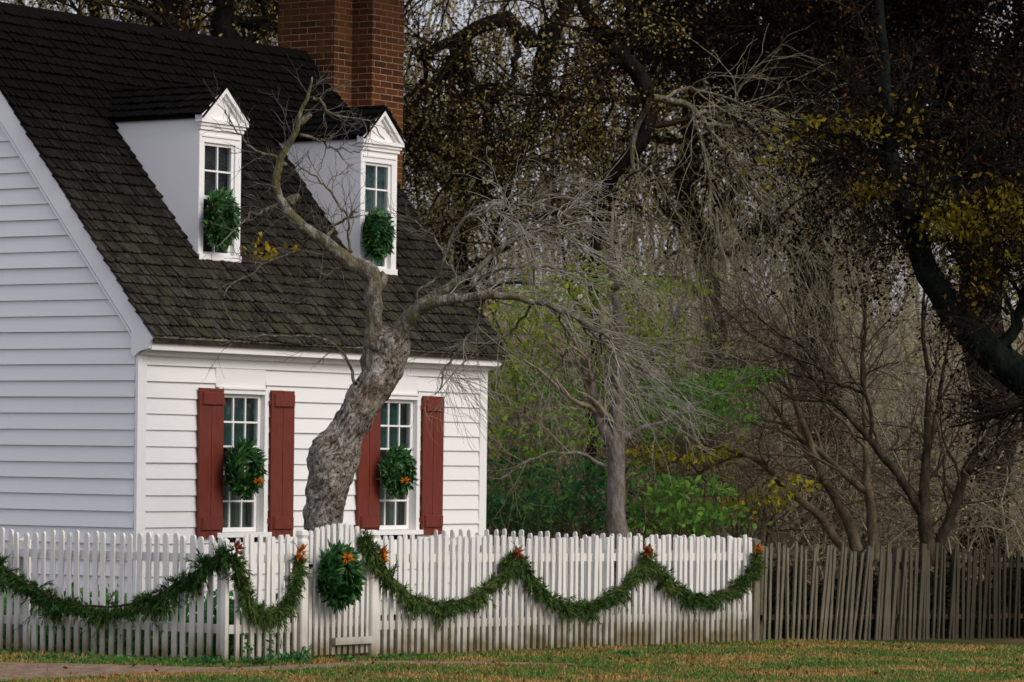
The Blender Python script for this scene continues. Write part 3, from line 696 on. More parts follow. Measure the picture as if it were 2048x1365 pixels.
def wreath(label, c, n_, rad, hgt, thick, seed, star=None, mat='l_wreath', droop=.0):
    rng = np.random.default_rng(seed); a = nrm(np.cross(n_, ZV))
    o = empty('wreath', tuple(c)); tag(o, label, 'wreath', 'green wreaths on the windows and gate')
    m = MB(); q = np.linspace(0, 2*PI, 40); R0 = rad*.60
    ring = a[None]*np.cos(q)[:, None]*R0+ZV[None]*np.sin(q)[:, None]*R0*hgt
    tubes(m, ring, np.full(40, rad*.20), 8); m.build('core', M['bark_dark'], o, True)
    N = 1150; th = rng.random(N)*2*PI; ph = rng.random(N)*2*PI
    er = a[None]*np.cos(th)[:, None]+ZV[None]*np.sin(th)[:, None]*hgt; et = -a[None]*np.sin(th)[:, None]+ZV[None]*np.cos(th)[:, None]*hgt
    tr = rad*.27*np.sqrt(rng.random(N))
    C_ = er*R0+er*(np.cos(ph)*tr)[:, None]+n_[None]*((np.sin(ph)*tr)*thick+thick*rad*.12)[:, None]
    dd = er*(np.cos(ph)*1.0+.15)[:, None]+n_[None]*(np.abs(np.sin(ph))*.9)[:, None]+et*.8-ZV[None]*droop
    m = MB(); leaves(m, C_, rad*.30, rad*.11, rng, D=dd*1.2, spread=.7); m.build('foliage', M[mat], o)
    if star:
        sx, sz, sr = star; m = MB(); p = a*sx+ZV*sz+n_*(thick*rad*.42+.03)
        for k in range(9):
            t_ = k*2*PI/9+rng.normal()*.15; d_ = a*math.cos(t_)*1.5+ZV*math.sin(t_)*.75+n_*.3*rng.random()
            e = p+d_*sr*rng.uniform(.7, 1.15); w_ = nrm(np.cross(d_, n_))*sr*.13
            m.add([p, (p+e)/2+w_, e, (p+e)/2-w_], [(0, 1, 2, 3)])
        tubes(m, np.array([p-n_*.02, p+n_*.005, p+n_*.03, p+n_*.045]), np.array([.012, .03, .026, .004])*sr/.11, 8, True)
        m.build('orange_star', M['orange'], o)
FN = -V
for lb, px, py, v, rad, hg, th, sd, st in (
  ('leafy wreath with an orange star on the lower window left of the tree', 482, 938, -.16, .285, 1.02, 1.0, 61, (-.09, -.12, .075)),
  ('leafy wreath with an orange star on the lower window right of the tree', 790, 942, -.16, .275, 1.0, 1.0, 62, (.02, -.10, .075))):
    wreath(lb, hit(px, py, world(0, v, 0), V), FN, rad, hg, th, sd, st)
wreath('loose green wreath without ornament on the left dormer window', hit(438, 438, world(0, .34, 0), V), FN, .27, 1.12, .8, 63, None, 'l_wreath', .5)
wreath('loose green wreath without ornament on the right dormer window', hit(752, 468, world(0, .34, 0), V), FN, .265, 1.08, .8, 64, None, 'l_wreath', .5)
wreath('full green wreath with an orange star on the white gate', hit(673, 1153, C0+RN*.12, RN), RN, .29, 1.02, .9, 65, (.03, .17, .085))
#--PART3--
# ================================================================== TREES
NP = 16
def limb(pts, Y, n=NP, wpx=True):
    """rows of (px, py, width_px[, dY]) -> points and radii"""
    rows = []
    for p in pts:
        y = Y+(p[3] if len(p) > 3 else 0); w = at(p[0], p[1], y); rows.append([*w, .5*p[2]*y/F])
    s = spline(rows, n); return s[:, :3], np.maximum(s[:, 3], .002)
def limbs(lst, Y, n=NP):
    a = [limb(l, Y, n) for l in lst]; return np.stack([x[0] for x in a]), np.stack([x[1] for x in a])
def wobble(P, amp, seed):
    r = np.random.default_rng(seed); M_, n, _ = P.shape
    w = np.cumsum(r.normal(size=P.shape)*amp, 1); w -= w[:, :1]; k = np.linspace(0, 1, n)[None, :, None]
    return P+(w-w[:, -1:]*k)
def tree_obj(name, label, cat, base, group=None):
    o = empty(name, tuple(base)); tag(o, label, cat, group); return o
def sub(P, base): return P-np.asarray(base)[None, None]

# ---------------------------------------------------------------- the old leaning tree in front of the cottage
YT = 35.6
base = at(655, 1290, YT); base[2] = 0
tr = tree_obj('old_tree', 'old bare leaning tree with thick gnarled trunk in front of the cottage', 'tree', base)
rows = []
for px, py, w in ((652, 1345, 112), (648, 1290, 98), (645, 1200, 84), (644, 1120, 76), (646, 1060, 72), (652, 1000, 78), (656, 955, 88), (664, 912, 92), (688, 872, 72), (708, 840, 70), (729, 805, 73), (752, 768, 74), (769, 738, 71), (778, 708, 78), (782, 685, 80), (785, 668, 72), (787, 660, 48), (788, 657, 6)):
    p = at(px, py, YT); rows.append([*p, .5*w*YT/F])
NR, NK = 150, 56
S = spline(rows, NR); P = S[:, :3]; R = S[:, 3]
T = nrm(np.gradient(P, axis=0)); e1 = nrm(np.cross(T, np.array([0, 1., 0]))); e2 = np.cross(T, e1)
vs = np.zeros((NR, NK, 3))
knots = [(.46, PI, .22, .30), (.40, PI, .12, .3), (.33, 2.4, .12, .30), (.62, .4, .09, .28), (.52, 2.0, .10, .3), (.75, 5.6, -.20, .16), (.93, 2.0, .12, .3), (.86, .6, .10, .25), (.58, 4.6, .11, .3), (.25, 5.0, .10, .3), (.46, 5.3, .10, .3), (.70, 4.0, .09, .22), (.36, 4.4, -.10, .22), (.9, 5.0, -.35, .12), (.81, 4.3, .1, .2)]
for i in range(NR):
    for j in range(NK):
        q = 2*PI*j/NK; d = e1[i]*math.cos(q)+e2[i]*math.sin(q); p0 = P[i]+d*R[i]
        f = .98+.15*mnoise.fractal(Vector(p0)*3.4, .7, 2, 5)+.13*mnoise.noise(Vector(p0*np.array([8, 8, 6])))+.09*mnoise.noise(Vector(p0*np.array([20, 20, 12])))
        rg = 1-abs(mnoise.noise(Vector((q*2.2+i*.03, i*.035, 3.1)))); f += .09*(rg-.7)
        f += .05*mnoise.noise(Vector(p0*np.array([48, 48, 26])))
        tt = i/NR
        for kt, kq, ka, ks in knots:
            dq = (q-kq+PI) % (2*PI)-PI; f += ka*math.exp(-((tt-kt)/(.16*ks))**2-(dq/(ks*1.7))**2)
        vs[i, j] = P[i]+d*R[i]*f
m = MB(); i = np.arange(NR-1)[:, None]*NK; j = np.arange(NK)[None]
m.add((vs-base).reshape(-1, 3), np.stack([i+j, i+(j+1) % NK, i+NK+(j+1) % NK, i+NK+j], -1).reshape(-1, 4))
o = m.build('trunk', M['bark_main'], tr, True); recalc(o)
LB = [  # main limbs
 [(752, 745, 58), (747, 705, 46), (745, 675, 38), (746, 640, 34), (750, 600, 34), (754, 570, 36), (746, 548, 37), (722, 532, 31), (690, 508, 27), (655, 482, 24), (622, 456, 21), (597, 432, 20), (577, 408, 18), (566, 370, 16), (570, 330, 15), (584, 296, 13), (602, 262, 11), (614, 226, 8), (628, 195, 7), (630, 165, 3)],
 [(776, 725, 54), (794, 682, 42), (812, 655, 33), (838, 630, 28), (870, 616, 24), (905, 606, 21), (955, 600, 18), (1005, 602, 16), (1060, 613, 13), (1110, 622, 11), (1155, 640, 10), (1195, 668, 9), (1230, 695, 7), (1275, 735, 4)],
 [(782, 705, 44), (806, 652, 29), (832, 618, 23), (868, 590, 20), (905, 567, 17), (945, 540, 14), (985, 505, 11), (1025, 474, 9), (1052, 471, 7), (1066, 495, 6), (1070, 540, 4), (1069, 585, 2)],
]
PL_, RL_ = limbs(LB, YT, 60); PL_ = wobble(PL_, .008, 3)
PL_[0, :, 1] += np.linspace(0, -.5, 60); PL_[1, :, 1] += np.linspace(0, -.9, 60); PL_[2, :, 1] += np.linspace(0, .5, 60)
for k in range(3): RL_[k] *= 1+.10*np.sin(np.arange(60)*1.1+k)*np.random.default_rng(k).random(60)
m = MB(); tubes(m, sub(PL_, base), RL_, 14, True)
# broken stub collar at the fork and pruning knobs
for pts in ([(748, 700, 40), (756, 680, 30), (752, 664, 26), (748, 655, 20)], [(752, 576, 34), (765, 556, 26), (772, 548, 18)], [(600, 250, 12), (612, 236, 13), (622, 228, 10)], [(578, 405, 24), (590, 396, 16), (600, 392, 10)]):
    P_, R_ = limb(pts, YT-.08, 8); tubes(m, P_-base, R_, 10, True)
m.build('limb', M['bark_limb'], tr, True)
BR = [  # secondary branches (px, py, width, depth)
 [(880, 562, 8, .1), (888, 520, 7), (905, 478, 6), (930, 450, 6), (965, 433, 5), (1005, 426, 5), (1038, 442, 4), (1062, 460, 3, .5)],
 [(1040, 446, 4, .3), (1080, 452, 4), (1110, 462, 5), (1135, 486, 4), (1165, 505, 4), (1205, 530, 3), (1250, 560, 2, .3)],
 [(1125, 470, 4), (1122, 442, 4), (1140, 418, 3), (1165, 396, 2)],
 [(955, 562, 6), (990, 552, 6), (1030, 545, 5), (1075, 541, 5), (1120, 542, 4), (1160, 548, 4), (1180, 565, 4), (1200, 578, 3), (1230, 600, 2)],
 [(1110, 622, 8, -.5), (1150, 625, 7), (1195, 645, 6), (1230, 680, 5), (1285, 722, 4), (1340, 765, 3), (1400, 812, 2, -.8)],
 [(1155, 640, 7, -.6), (1190, 676, 6), (1225, 690, 5), (1290, 705, 4), (1350, 715, 2, -.5)],
 [(1170, 655, 7, -.7), (1205, 690, 6), (1235, 735, 5), (1290, 800, 3), (1340, 850, 2, -1)],
 [(590, 428, 9, -.3), (555, 415, 7), (520, 432, 6), (490, 440, 5), (465, 470, 4), (440, 500, 2, -.5)],
 [(572, 330, 8), (548, 306, 6), (515, 288, 5), (480, 262, 3), (455, 225, 2)],
 [(600, 270, 8), (625, 268, 6), (642, 276, 5), (662, 290, 4), (690, 292, 3), (720, 305, 2)],
 [(626, 198, 7), (650, 200, 6), (672, 220, 5), (700, 235, 4), (735, 250, 3), (770, 280, 2)],
 [(703, 505, 6, -.2), (700, 470, 6), (690, 435, 5), (668, 395, 5), (640, 365, 4), (612, 345, 3), (590, 325, 2)],
 [(618, 478, 7, -.3), (596, 500, 6), (560, 512, 5), (525, 525, 5), (490, 552, 4), (465, 575, 4), (455, 615, 3), (480, 655, 2)],
 [(712, 768, 8, -.25), (705, 745, 7), (692, 712, 6), (668, 688, 5), (635, 668, 5), (590, 659, 4), (540, 658, 4), (490, 668, 3), (440, 690, 2)],
 [(965, 602, 6, -.3), (952, 650, 5), (925, 695, 4), (900, 730, 4), (880, 780, 3, -.5)],
 [(1060, 613, 6, -.4), (1030, 660, 5), (985, 690, 4), (930, 735, 3), (870, 790, 2, -.6)],
 [(1120, 625, 6, -.5), (1122, 660, 5), (1135, 700, 4), (1115, 745, 3), (1090, 800, 2)],
 [(830, 620, 7), (838, 590, 6), (858, 565, 5), (880, 552, 4), (905, 545, 3), (930, 548, 2)],
 [(915, 560, 6), (900, 520, 5), (870, 480, 4), (840, 450, 3), (820, 440, 2)],
 [(985, 506, 5), (1000, 470, 4), (1030, 430, 4), (1070, 400, 3), (1090, 380, 2)],
 [(1200, 672, 6, -.7), (1212, 720, 5), (1216, 770, 4), (1222, 800, 2, -.7)],
 [(655, 482, 8, -.2), (668, 460, 6), (690, 440, 4), (715, 425, 3)],
 [(690, 512, 7, -.2), (672, 540, 5), (640, 560, 4), (600, 570, 3), (560, 600, 2)],
]
PB, RB = limbs(BR, YT, 24); PB = wobble(PB, .012, 8); PB[:, :, 1] += np.random.default_rng(2).uniform(-.5, .3, len(BR))[:, None]*np.linspace(0, 1, 24)[None]
m = MB(); tubes(m, sub(PB, base), RB*.95, 7); m.build('branch', M['bark_limb'], tr, True)
right = [0, 1, 2, 3, 4, 5, 6, 14, 15, 16, 19, 20]
left = [k for k in range(len(BR)) if k not in right]
a1, r1 = grow(PB[right], RB[right], 11, .85, .6, .15, 1, 11, .12, (.95, 0, -.85), .6, .006, .002, seed=21, taper=.4)
a0, r0_ = grow(PL_[1:], RL_[1:], 18, .7, .75, .35, 1, 10, .14, (.6, 0, -.35), .35, .006, .002, seed=22, taper=.4)
a2, r2 = grow(a1, r1, 5, .44, .55, .1, 1, 8, .14, (.45, 0, -.4), .8, .004, .0016, seed=23, taper=.5)
a3, r3 = grow(a0, r0_, 4, .40, .6, .1, 1, 8, .15, (.4, 0, -.3), .8, .004, .0016, seed=24, taper=.5)
b1, q1 = grow(PB[left], RB[left], 9, .42, .7, .15, 1, 8, .2, (-.15, 0, .15), .6, .005, .0018, seed=25, taper=.4)
b0, q0 = grow(PL_[:1], RL_[:1], 26, .5, .9, .35, 1, 8, .2, (-.1, 0, .25), .3, .006, .0018, seed=26, taper=.4)
b2, q2 = grow(np.concatenate([b1, b0]), np.concatenate([q1, q0]), 4, .24, .65, .1, 1, 6, .2, (-.05, 0, .12), .8, .003, .0014, seed=27, taper=.5)
m = MB()
for a, r in ((a1, r1), (a0, r0_), (a2, r2), (a3, r3)): tubes(m, sub(a, base), r, 3)
cr = m.build('crown', M['twig_grey'], tr, True)
m = MB()
for a, r in ((b1, q1), (b0, q0), (b2, q2)): tubes(m, sub(a, base), r, 3)
m.build('crown', M['twig_mid'], tr, True)
m = MB(); rng = np.random.default_rng(9); cs = []
for px, py, rx, ry, n in ((545, 506, 9, 6, 22), (515, 512, 8, 6, 12), (512, 480, 4, 4, 8), (530, 488, 5, 4, 7), (482, 500, 5, 6, 5), (590, 496, 8, 5, 6), (968, 615, 6, 4, 6)):
    q = rng.normal(size=(n, 2)); cs += [at(px+rx*a, py+ry*b, YT-.35+.08*c) for (a, b), c in zip(q, rng.normal(size=n))]
leaves(m, np.array(cs)-base, .06, .042, rng, droop=.4); m.build('leaves', M['l_yellow'], tr)

# ---------------------------------------------------------------- generic helpers for everything behind
def patch(rng, px, py, rx, ry, Y, dY, N):
    q = np.clip(rng.normal(size=(N, 3)), -2.2, 2.2); c = at(px, py, Y); s = Y/F
    return c+np.stack([q[:, 0]*rx*s, q[:, 1]*dY, q[:, 2]*ry*s], -1)
def clumped(rng, P, N, jit, frac=.5):
    """leaf positions on a random share of the twigs, so the crown keeps gaps"""
    k = rng.random(len(P)) < frac; return along(P[k] if k.any() else P, N, rng, jit)
def big_tree(name, label, Y, lst, barkm, twigm, seed, n1=14, L1=1.6, n2=8, L2=.8, n3=0, L3=.4, ang=.8, bias=(0, 0, -.1), lf=None, rr=.5, rmax=.05, cat='tree', group=None, wob=.2, amp=.03):
    P, R = limbs(lst, Y, 30); P = wobble(P, amp, seed)
    g = P[0, 0].copy(); g[2] = float(gz(g[0], g[1])) if P[0, 0, 2] < 2 else P[0, 0, 2]
    t = tree_obj(name, label, cat, g, group)
    m = MB(); tubes(m, sub(P, g), R, 10, True); m.build('trunk', barkm, t, True)
    p1, s1 = grow(P, R, n1, L1, ang, .2, 1, 9, wob, bias, rr, rmax, .004, seed=seed+1)
    p2, s2 = grow(p1, s1, n2, L2, .7, .1, 1, 6, wob, bias, .7, .02, .0028, seed=seed+2)
    m = MB(); tubes(m, sub(p1, g), s1, 4); tubes(m, sub(p2, g), s2, 3)
    last = p2
    if n3:
        p3, s3 = grow(p2, s2, n3, L3, .7, .1, 1, 5, wob, bias, .7, .01, .0022, seed=seed+3); tubes(m, sub(p3, g), s3, 3); last = p3
    m.build('crown', twigm, t, True)
    rng = np.random.default_rng(seed+9)
    for mat, N, ln, wd, jit, frac in (lf or []):
        m = MB(); leaves(m, clumped(rng, last, N, jit, frac)-g, ln, wd, rng, droop=.3); m.build('leaves', mat, t)
    return t, g, P, p1, p2, last

# straight grey trunk behind the fence, with its green and yellow-green leaves
rng = np.random.default_rng(77)
t7, g7, P7, p71, p72, p73 = big_tree('garden_tree', 'straight grey trunk tree behind the long fence, one pale limb on its left', 43.2, [
 [(1242, 1120, 54), (1238, 1060, 42), (1236, 980, 37), (1236, 900, 35), (1240, 820, 31), (1242, 740, 27), (1238, 660, 20), (1228, 580, 18), (1222, 500, 10), (1225, 420, 4)],
 [(1234, 915, 30), (1216, 875, 27), (1195, 830, 25), (1178, 780, 22), (1168, 738, 19), (1152, 690, 8), (1120, 640, 5), (1085, 600, 3)],
 [(1245, 880, 10), (1290, 855, 9), (1330, 840, 7), (1380, 815, 6), (1440, 785, 5), (1500, 755, 4), (1560, 735, 2)],
 [(1240, 800, 10), (1280, 750, 8), (1320, 690, 6), (1350, 620, 4), (1380, 570, 3)],
 [(1225, 940, 8), (1170, 915, 7), (1110, 915, 6), (1050, 930, 5), (1000, 960, 3)]],
 M['bark_grey'], M['twig_tan'], 301, 8, 1.1, 6, .5, 0, .3, .8, (0, 0, .05), amp=.008)
cs = []; 
for px, py, rx, ry, N in ((1150, 580, 60, 30, 420), (1215, 570, 40, 30, 260), (1325, 575, 45, 12, 260), (1290, 645, 40, 22, 200), (1060, 690, 50, 50, 420), (1000, 770, 25, 50, 320), (1120, 650, 60, 30, 300), (1040, 620, 40, 20, 160), (1320, 700, 60, 30, 260), (985, 830, 14, 50, 150)):
    cs.append(patch(rng, px, py, rx, ry, 44, .6, int(N*1.0)))
m = MB(); leaves(m, np.concatenate(cs)-g7, .07, .040, rng, droop=.3); m.build('leaves', M['l_lime'], t7).data.materials[0] = M['l_lime']
cs = []
for px, py, rx, ry, N in ((1500, 748, 32, 9, 300), (1440, 770, 40, 16, 420), (1400, 800, 50, 20, 520), (1330, 810, 50, 26, 520), (1290, 780, 40, 30, 360), (1190, 760, 24, 34, 260), (1100, 770, 50, 30, 300), (1440, 835, 40, 14, 260), (1300, 860, 50, 16, 200)):
    cs.append(patch(rng, px, py, rx, ry, 44, .5, int(N*1.0)))
m = MB(); leaves(m, np.concatenate(cs)-g7, .066, .032, rng, droop=.3); m.build('leaves', M['l_green'], t7)

def bush(name, label, Y, px, py, pts, mat, seed, ln, wd, stems=26, hgt=2.0, spread=.5, barkm='bark_brown', group=None, dY=.6, den=.34):
    rng = np.random.default_rng(seed); g = at(px, py, Y); g[2] = float(gz(g[0], g[1]))
    t = tree_obj(name, label, 'shrub', g, group)
    tg = [patch(rng, a, b, rx, ry, Y, dY, max(2, stems//len(pts))) for a, b, rx, ry, N in pts]; tg = np.concatenate(tg)-g
    K = len(tg); st = rng.normal(size=(K, 3))*np.array([.25, .2, 0]); mid = (st+tg)/2+rng.normal(size=(K, 3))*.15+np.array([0, 0, .1])
    P = np.stack([st, st*.6+mid*.4+np.array([0, 0, .1]), mid, mid*.4+tg*.6+np.array([0, 0, .05]), tg], 1)
    m = MB(); tubes(m, P, np.repeat(np.array([[.02, .016, .012, .008, .003]]), K, 0), 5)
    p1, s1 = grow(P, np.repeat(np.array([[.02, .016, .012, .008, .003]]), K, 0), 7, .45, .8, .3, 1, 5, .2, (0, 0, .05), .6, .008, .003, seed=seed+1); tubes(m, p1, s1, 3)
    m.build('stems', M[barkm], t, True)
    cs = []
    for a, b, rx, ry, N in pts:
        c = patch(rng, a, b, rx*1.1, ry*1.3, Y, dY, max(3, int(N*den/13))); c = np.repeat(c, 13, 0); cs.append(c+rng.normal(size=c.shape)*np.array([.15, .14, .028]))
    m = MB(); leaves(m, np.concatenate(cs)-g, ln*1.1, wd*1.15, rng, D=np.array([0, -.35, -.25]), spread=.6); m.build('leaves', M[mat], t)
    return t
bush('evergreen_shrub', 'dark evergreen shrub behind the fence, beside the far corner of the cottage', 45, 1080, 1060, [(1030, 1010, 40, 24, 1500), (1110, 1000, 40, 22, 1500), (1180, 1005, 26, 24, 900), (1000, 1040, 30, 16, 900), (1070, 1045, 60, 12, 700), (1190, 940, 20, 18, 300), (1110, 945, 60, 10, 500), (990, 960, 16, 26, 400)], 'l_ever', 401, .10, .036)
bush('evergreen_shrub', 'airy green shrub rising above the dark evergreen beside the cottage', 47.5, 1040, 1060, [(1010, 900, 30, 20, 420), (1075, 900, 40, 18, 420), (1130, 860, 40, 26, 320), (1040, 840, 40, 22, 300), (1000, 990, 20, 30, 200), (1090, 810, 40, 20, 260), (1170, 880, 20, 20, 200)], 'l_ever2', 411, .085, .042)
bush('green_shrub', 'bright green shrub right of the grey trunk, just above the fence', 44.5, 1340, 1060, [(1290, 1015, 22, 22, 500), (1330, 1010, 24, 18, 600), (1385, 1015, 34, 18, 800), (1420, 1040, 34, 12, 600), (1300, 960, 26, 14, 320), (1360, 970, 36, 10, 320), (1320, 1045, 40, 10, 500)], 'l_green', 421, .085, .045)
bush('fading_shrub', 'shrub turning yellow-green, right of the grey trunk at fence height', 46, 1440, 1060, [(1300, 905, 26, 12, 260), (1370, 905, 40, 12, 520), (1420, 905, 22, 8, 260), (1390, 935, 40, 10, 200), (1500, 1000, 36, 10, 380), (1555, 1000, 22, 9, 260), (1480, 1020, 40, 10, 260), (1530, 960, 30, 12, 120)], 'l_fade', 431, .078, .042)

# ---------------------------------------------------------------- many-stemmed bare shrubs at the right
big_tree('bare_shrub', 'many stemmed bare shrub with pale brown stems fanning left behind the weathered fence', 46, [
 [(1745, 1125, 32.0), (1745, 1090, 24.0), (1742, 1030, 20.8), (1735, 980, 17.6), (1733, 900, 12.8), (1728, 820, 8.8), (1735, 740, 6.4), (1725, 680, 5.6), (1735, 620, 4.8), (1738, 560, 3.2), (1730, 500, 1.6)],
 [(1738, 985, 17.6), (1700, 955, 14.4), (1650, 915, 12.0), (1600, 865, 9.6), (1565, 820, 8.0), (1530, 785, 4.8), (1500, 760, 2.4)],
 [(1725, 1125, 27.2), (1700, 1060, 22.4), (1675, 1010, 20.8), (1645, 955, 17.6), (1620, 890, 14.4), (1598, 830, 12.0), (1585, 780, 9.6), (1575, 720, 5.6), (1570, 640, 2.4)],
 [(1705, 1125, 24.0), (1670, 1075, 19.2), (1640, 1045, 17.6), (1600, 1005, 16.0), (1555, 965, 14.4), (1510, 930, 12.8), (1450, 903, 9.6), (1400, 890, 4.8), (1340, 880, 2.4)],
 [(1736, 900, 9.6), (1700, 850, 8.0), (1650, 790, 7.2), (1620, 740, 6.4), (1590, 690, 4.8), (1540, 655, 4.0), (1490, 630, 2.4)],
 [(1600, 865, 6.4), (1560, 845, 5.6), (1500, 838, 4.0), (1450, 860, 2.4), (1400, 880, 1.6)]],
 M['bark_brown'], M['twig_brown'], 501, 13, 1.2, 7, .6, 3, .3, .6, (-.1, 0, .15), None, .5, .02, 'shrub', None, .2, .010)
big_tree('bare_shrub', 'dark many stemmed bare shrub at the far right behind the weathered fence', 45, [
 [(1855, 1130, 39.0), (1852, 1090, 32.8), (1848, 1030, 26.5), (1852, 960, 20.3), (1858, 880, 15.6), (1862, 790, 11.7), (1850, 700, 8.6), (1842, 620, 6.2), (1850, 540, 3.9), (1840, 460, 1.6)],
 [(1870, 1125, 28.1), (1895, 1060, 21.8), (1920, 990, 20.3), (1935, 945, 18.7), (1965, 895, 15.6), (2000, 855, 13.3), (2040, 800, 10.9), (2090, 750, 6.2)],
 [(1937, 945, 12.5), (1970, 920, 10.1), (2010, 885, 8.6), (2060, 855, 6.2)],
 [(1846, 1030, 21.8), (1815, 970, 17.2), (1780, 925, 15.6), (1745, 885, 13.3), (1700, 835, 10.9), (1655, 790, 8.6), (1610, 735, 6.2), (1570, 700, 3.1)],
 [(1740, 880, 7.8), (1735, 830, 7.8), (1728, 780, 8.6), (1726, 730, 9.4), (1732, 690, 7.8), (1735, 640, 6.2), (1728, 590, 3.1)],
 [(1728, 790, 7.8), (1690, 765, 7.0), (1650, 758, 6.2), (1600, 752, 4.7), (1555, 745, 3.1), (1500, 740, 1.6)],
 [(1655, 790, 7.0), (1640, 740, 6.2), (1610, 720, 6.2), (1570, 708, 4.7), (1530, 690, 3.9), (1480, 650, 3.1), (1440, 610, 1.6)],
 [(1640, 745, 6.2), (1600, 690, 5.5), (1560, 665, 4.7), (1520, 640, 3.9), (1470, 590, 2.3)],
 [(1860, 900, 9.4), (1870, 820, 7.8), (1890, 730, 6.2), (1900, 650, 4.7), (1880, 560, 3.1), (1890, 480, 1.6)]],
 M['bark_umber'], M['twig_umber'], 521, 9, 1.1, 6, .6, 3, .3, .6, (0, 0, .15), None, .5, .02, 'shrub', None, .2, .010)
# ---------------------------------------------------------------- leaning dark trunk at the right edge
tl, gl_, PLn, pl1, pl2, pl3 = big_tree('leaning_tree', 'big dark mossy trunk leaning in from the right edge, yellow leaves on it', 42, [
 [(2560, 1230, 130.7), (2440, 1080, 113.5), (2300, 950, 96.3), (2170, 855, 83.9), (2070, 775, 74.3), (1995, 705, 67.4), (1930, 630, 59.2), (1885, 560, 52.3), (1852, 490, 45.4), (1825, 420, 38.5), (1800, 340, 31.6), (1775, 240, 26.1), (1760, 120, 20.6), (1750, -30, 15.1), (1742, -200, 6.9)],
 [(1990, 700, 27.5), (2030, 620, 23.4), (2080, 540, 19.3), (2150, 450, 13.8), (2240, 350, 6.9)],
 [(1830, 430, 20.6), (1870, 380, 17.9), (1930, 330, 13.8), (2000, 300, 10.3), (2090, 260, 5.5)],
 [(1850, 490, 16.5), (1900, 470, 12.4), (1960, 450, 9.6), (2030, 430, 6.9), (2100, 420, 3.4)],
 [(1815, 390, 12.4), (1780, 380, 9.6), (1740, 385, 6.2), (1700, 400, 2.8)],
 [(1800, 330, 13.8), (1740, 280, 11.0), (1660, 250, 6.9), (1580, 230, 3.4)],
 [(2040, 750, 11.0), (2010, 640, 8.3), (1960, 600, 6.2), (1930, 540, 3.4)]],
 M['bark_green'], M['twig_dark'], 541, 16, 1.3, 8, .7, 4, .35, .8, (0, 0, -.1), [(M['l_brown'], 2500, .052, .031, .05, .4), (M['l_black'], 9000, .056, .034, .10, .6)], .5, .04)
rng = np.random.default_rng(78); cs = []
for px, py, rx, ry, N in ((1740, 380, 30, 12, 200), (1875, 445, 26, 20, 230), (1915, 425, 22, 18, 190), (1945, 465, 22, 16, 140), (2010, 395, 24, 18, 150), (2040, 440, 20, 20, 120), (1980, 430, 24, 20, 90)):
    cs.append(patch(rng, px, py, rx, ry, 41.4, .3, N))
m = MB(); leaves(m, np.concatenate(cs)-gl_, .062, .038, rng, droop=.9, spread=.6); m.build('leaves', M['l_gold'], tl)
cs = []
for px, py, rx, ry, N in ((1700, 250, 60, 10, 130), (1620, 255, 40, 12, 110), (1990, 520, 40, 40, 120), (1950, 560, 40, 40, 80), (1780, 230, 50, 30, 90), (1900, 380, 80, 40, 160), (1560, 320, 40, 30, 80), (2020, 480, 30, 40, 90)):
    cs.append(patch(rng, px, py, rx, ry, 41.8, .5, N))
m = MB(); leaves(m, np.concatenate(cs)-gl_, .075, .045, rng, droop=.6); m.build('leaves', M['l_dim'], tl)

# ---------------------------------------------------------------- crooked weeping tree in the middle
tw, gw, PW, pw1, pw2, pw3 = big_tree('weeping_tree', 'crooked dark tree in the middle with pale twigs drooping to the right', 50, [
 [(1175, 1090, 22), (1185, 960, 20), (1195, 800, 20), (1195, 650, 20), (1195, 520, 21), (1212, 420, 24), (1252, 345, 27), (1285, 290, 30), (1305, 235, 32), (1300, 190, 34), (1275, 150, 34), (1250, 110, 30), (1225, 70, 30), (1190, 30, 24), (1150, -40, 16), (1100, -160, 6)],
 [(1252, 120, 30), (1262, 80, 26), (1270, 30, 22), (1290, -60, 16), (1320, -180, 6)],
 [(1300, 205, 18), (1240, 200, 16), (1180, 200, 12), (1110, 205, 9), (1040, 195, 6), (980, 200, 3)],
 [(1262, 135, 14), (1215, 130, 12), (1180, 150, 10), (1176, 190, 8), (1170, 240, 4)]],
 M['bark_dark'], M['twig_dark'], 561, 11, 1.4, 6, .8, 3, .4, .8, (0, 0, -.2), [(M['l_black'], 4500, .052, .032, .10, .5), (M['l_brown'], 2000, .052, .032, .10, .4), (M['l_olive'], 3500, .05, .03, .12, .5)], .5, .05)
WB = [[(1305, 195, 14, -.3), (1350, 205, 13), (1385, 228, 12), (1420, 260, 10), (1450, 305, 8), (1480, 350, 6), (1520, 400, 5), (1570, 450, 3, -1)],
 [(1300, 200, 12, -.3), (1275, 240, 10), (1260, 290, 9), (1265, 340, 8), (1285, 390, 7), (1302, 440, 6), (1312, 500, 5), (1298, 545, 4), (1320, 600, 2, -1)],
 [(1390, 232, 9, -.4), (1430, 222, 7), (1470, 215, 5), (1510, 215, 3)],
 [(1410, 250, 9, -.4), (1460, 250, 8), (1510, 248, 7), (1560, 270, 5), (1620, 320, 4), (1690, 400, 3), (1740, 500, 2, -1)],
 [(1300, 432, 5, -.6), (1350, 470, 4), (1395, 515, 4), (1410, 580, 3), (1425, 640, 2, -1)],
 [(1450, 300, 6, -.5), (1470, 350, 5), (1490, 420, 4), (1490, 500, 3), (1500, 600, 2)],
 [(1330, 200, 8, -.3), (1370, 185, 7), (1420, 190, 5), (1500, 215, 4), (1590, 280, 4), (1660, 370, 3), (1700, 480, 2)],
 [(1480, 350, 5, -.8), (1530, 420, 4), (1570, 500, 4), (1600, 590, 3), (1620, 690, 2, -1.2)],
 [(1510, 248, 5, .3), (1570, 300, 4), (1610, 390, 4), (1640, 490, 3), (1650, 600, 2, .5)],
 [(1385, 230, 5, .4), (1410, 310, 4), (1420, 400, 4), (1440, 500, 3), (1430, 620, 2, .6)]]
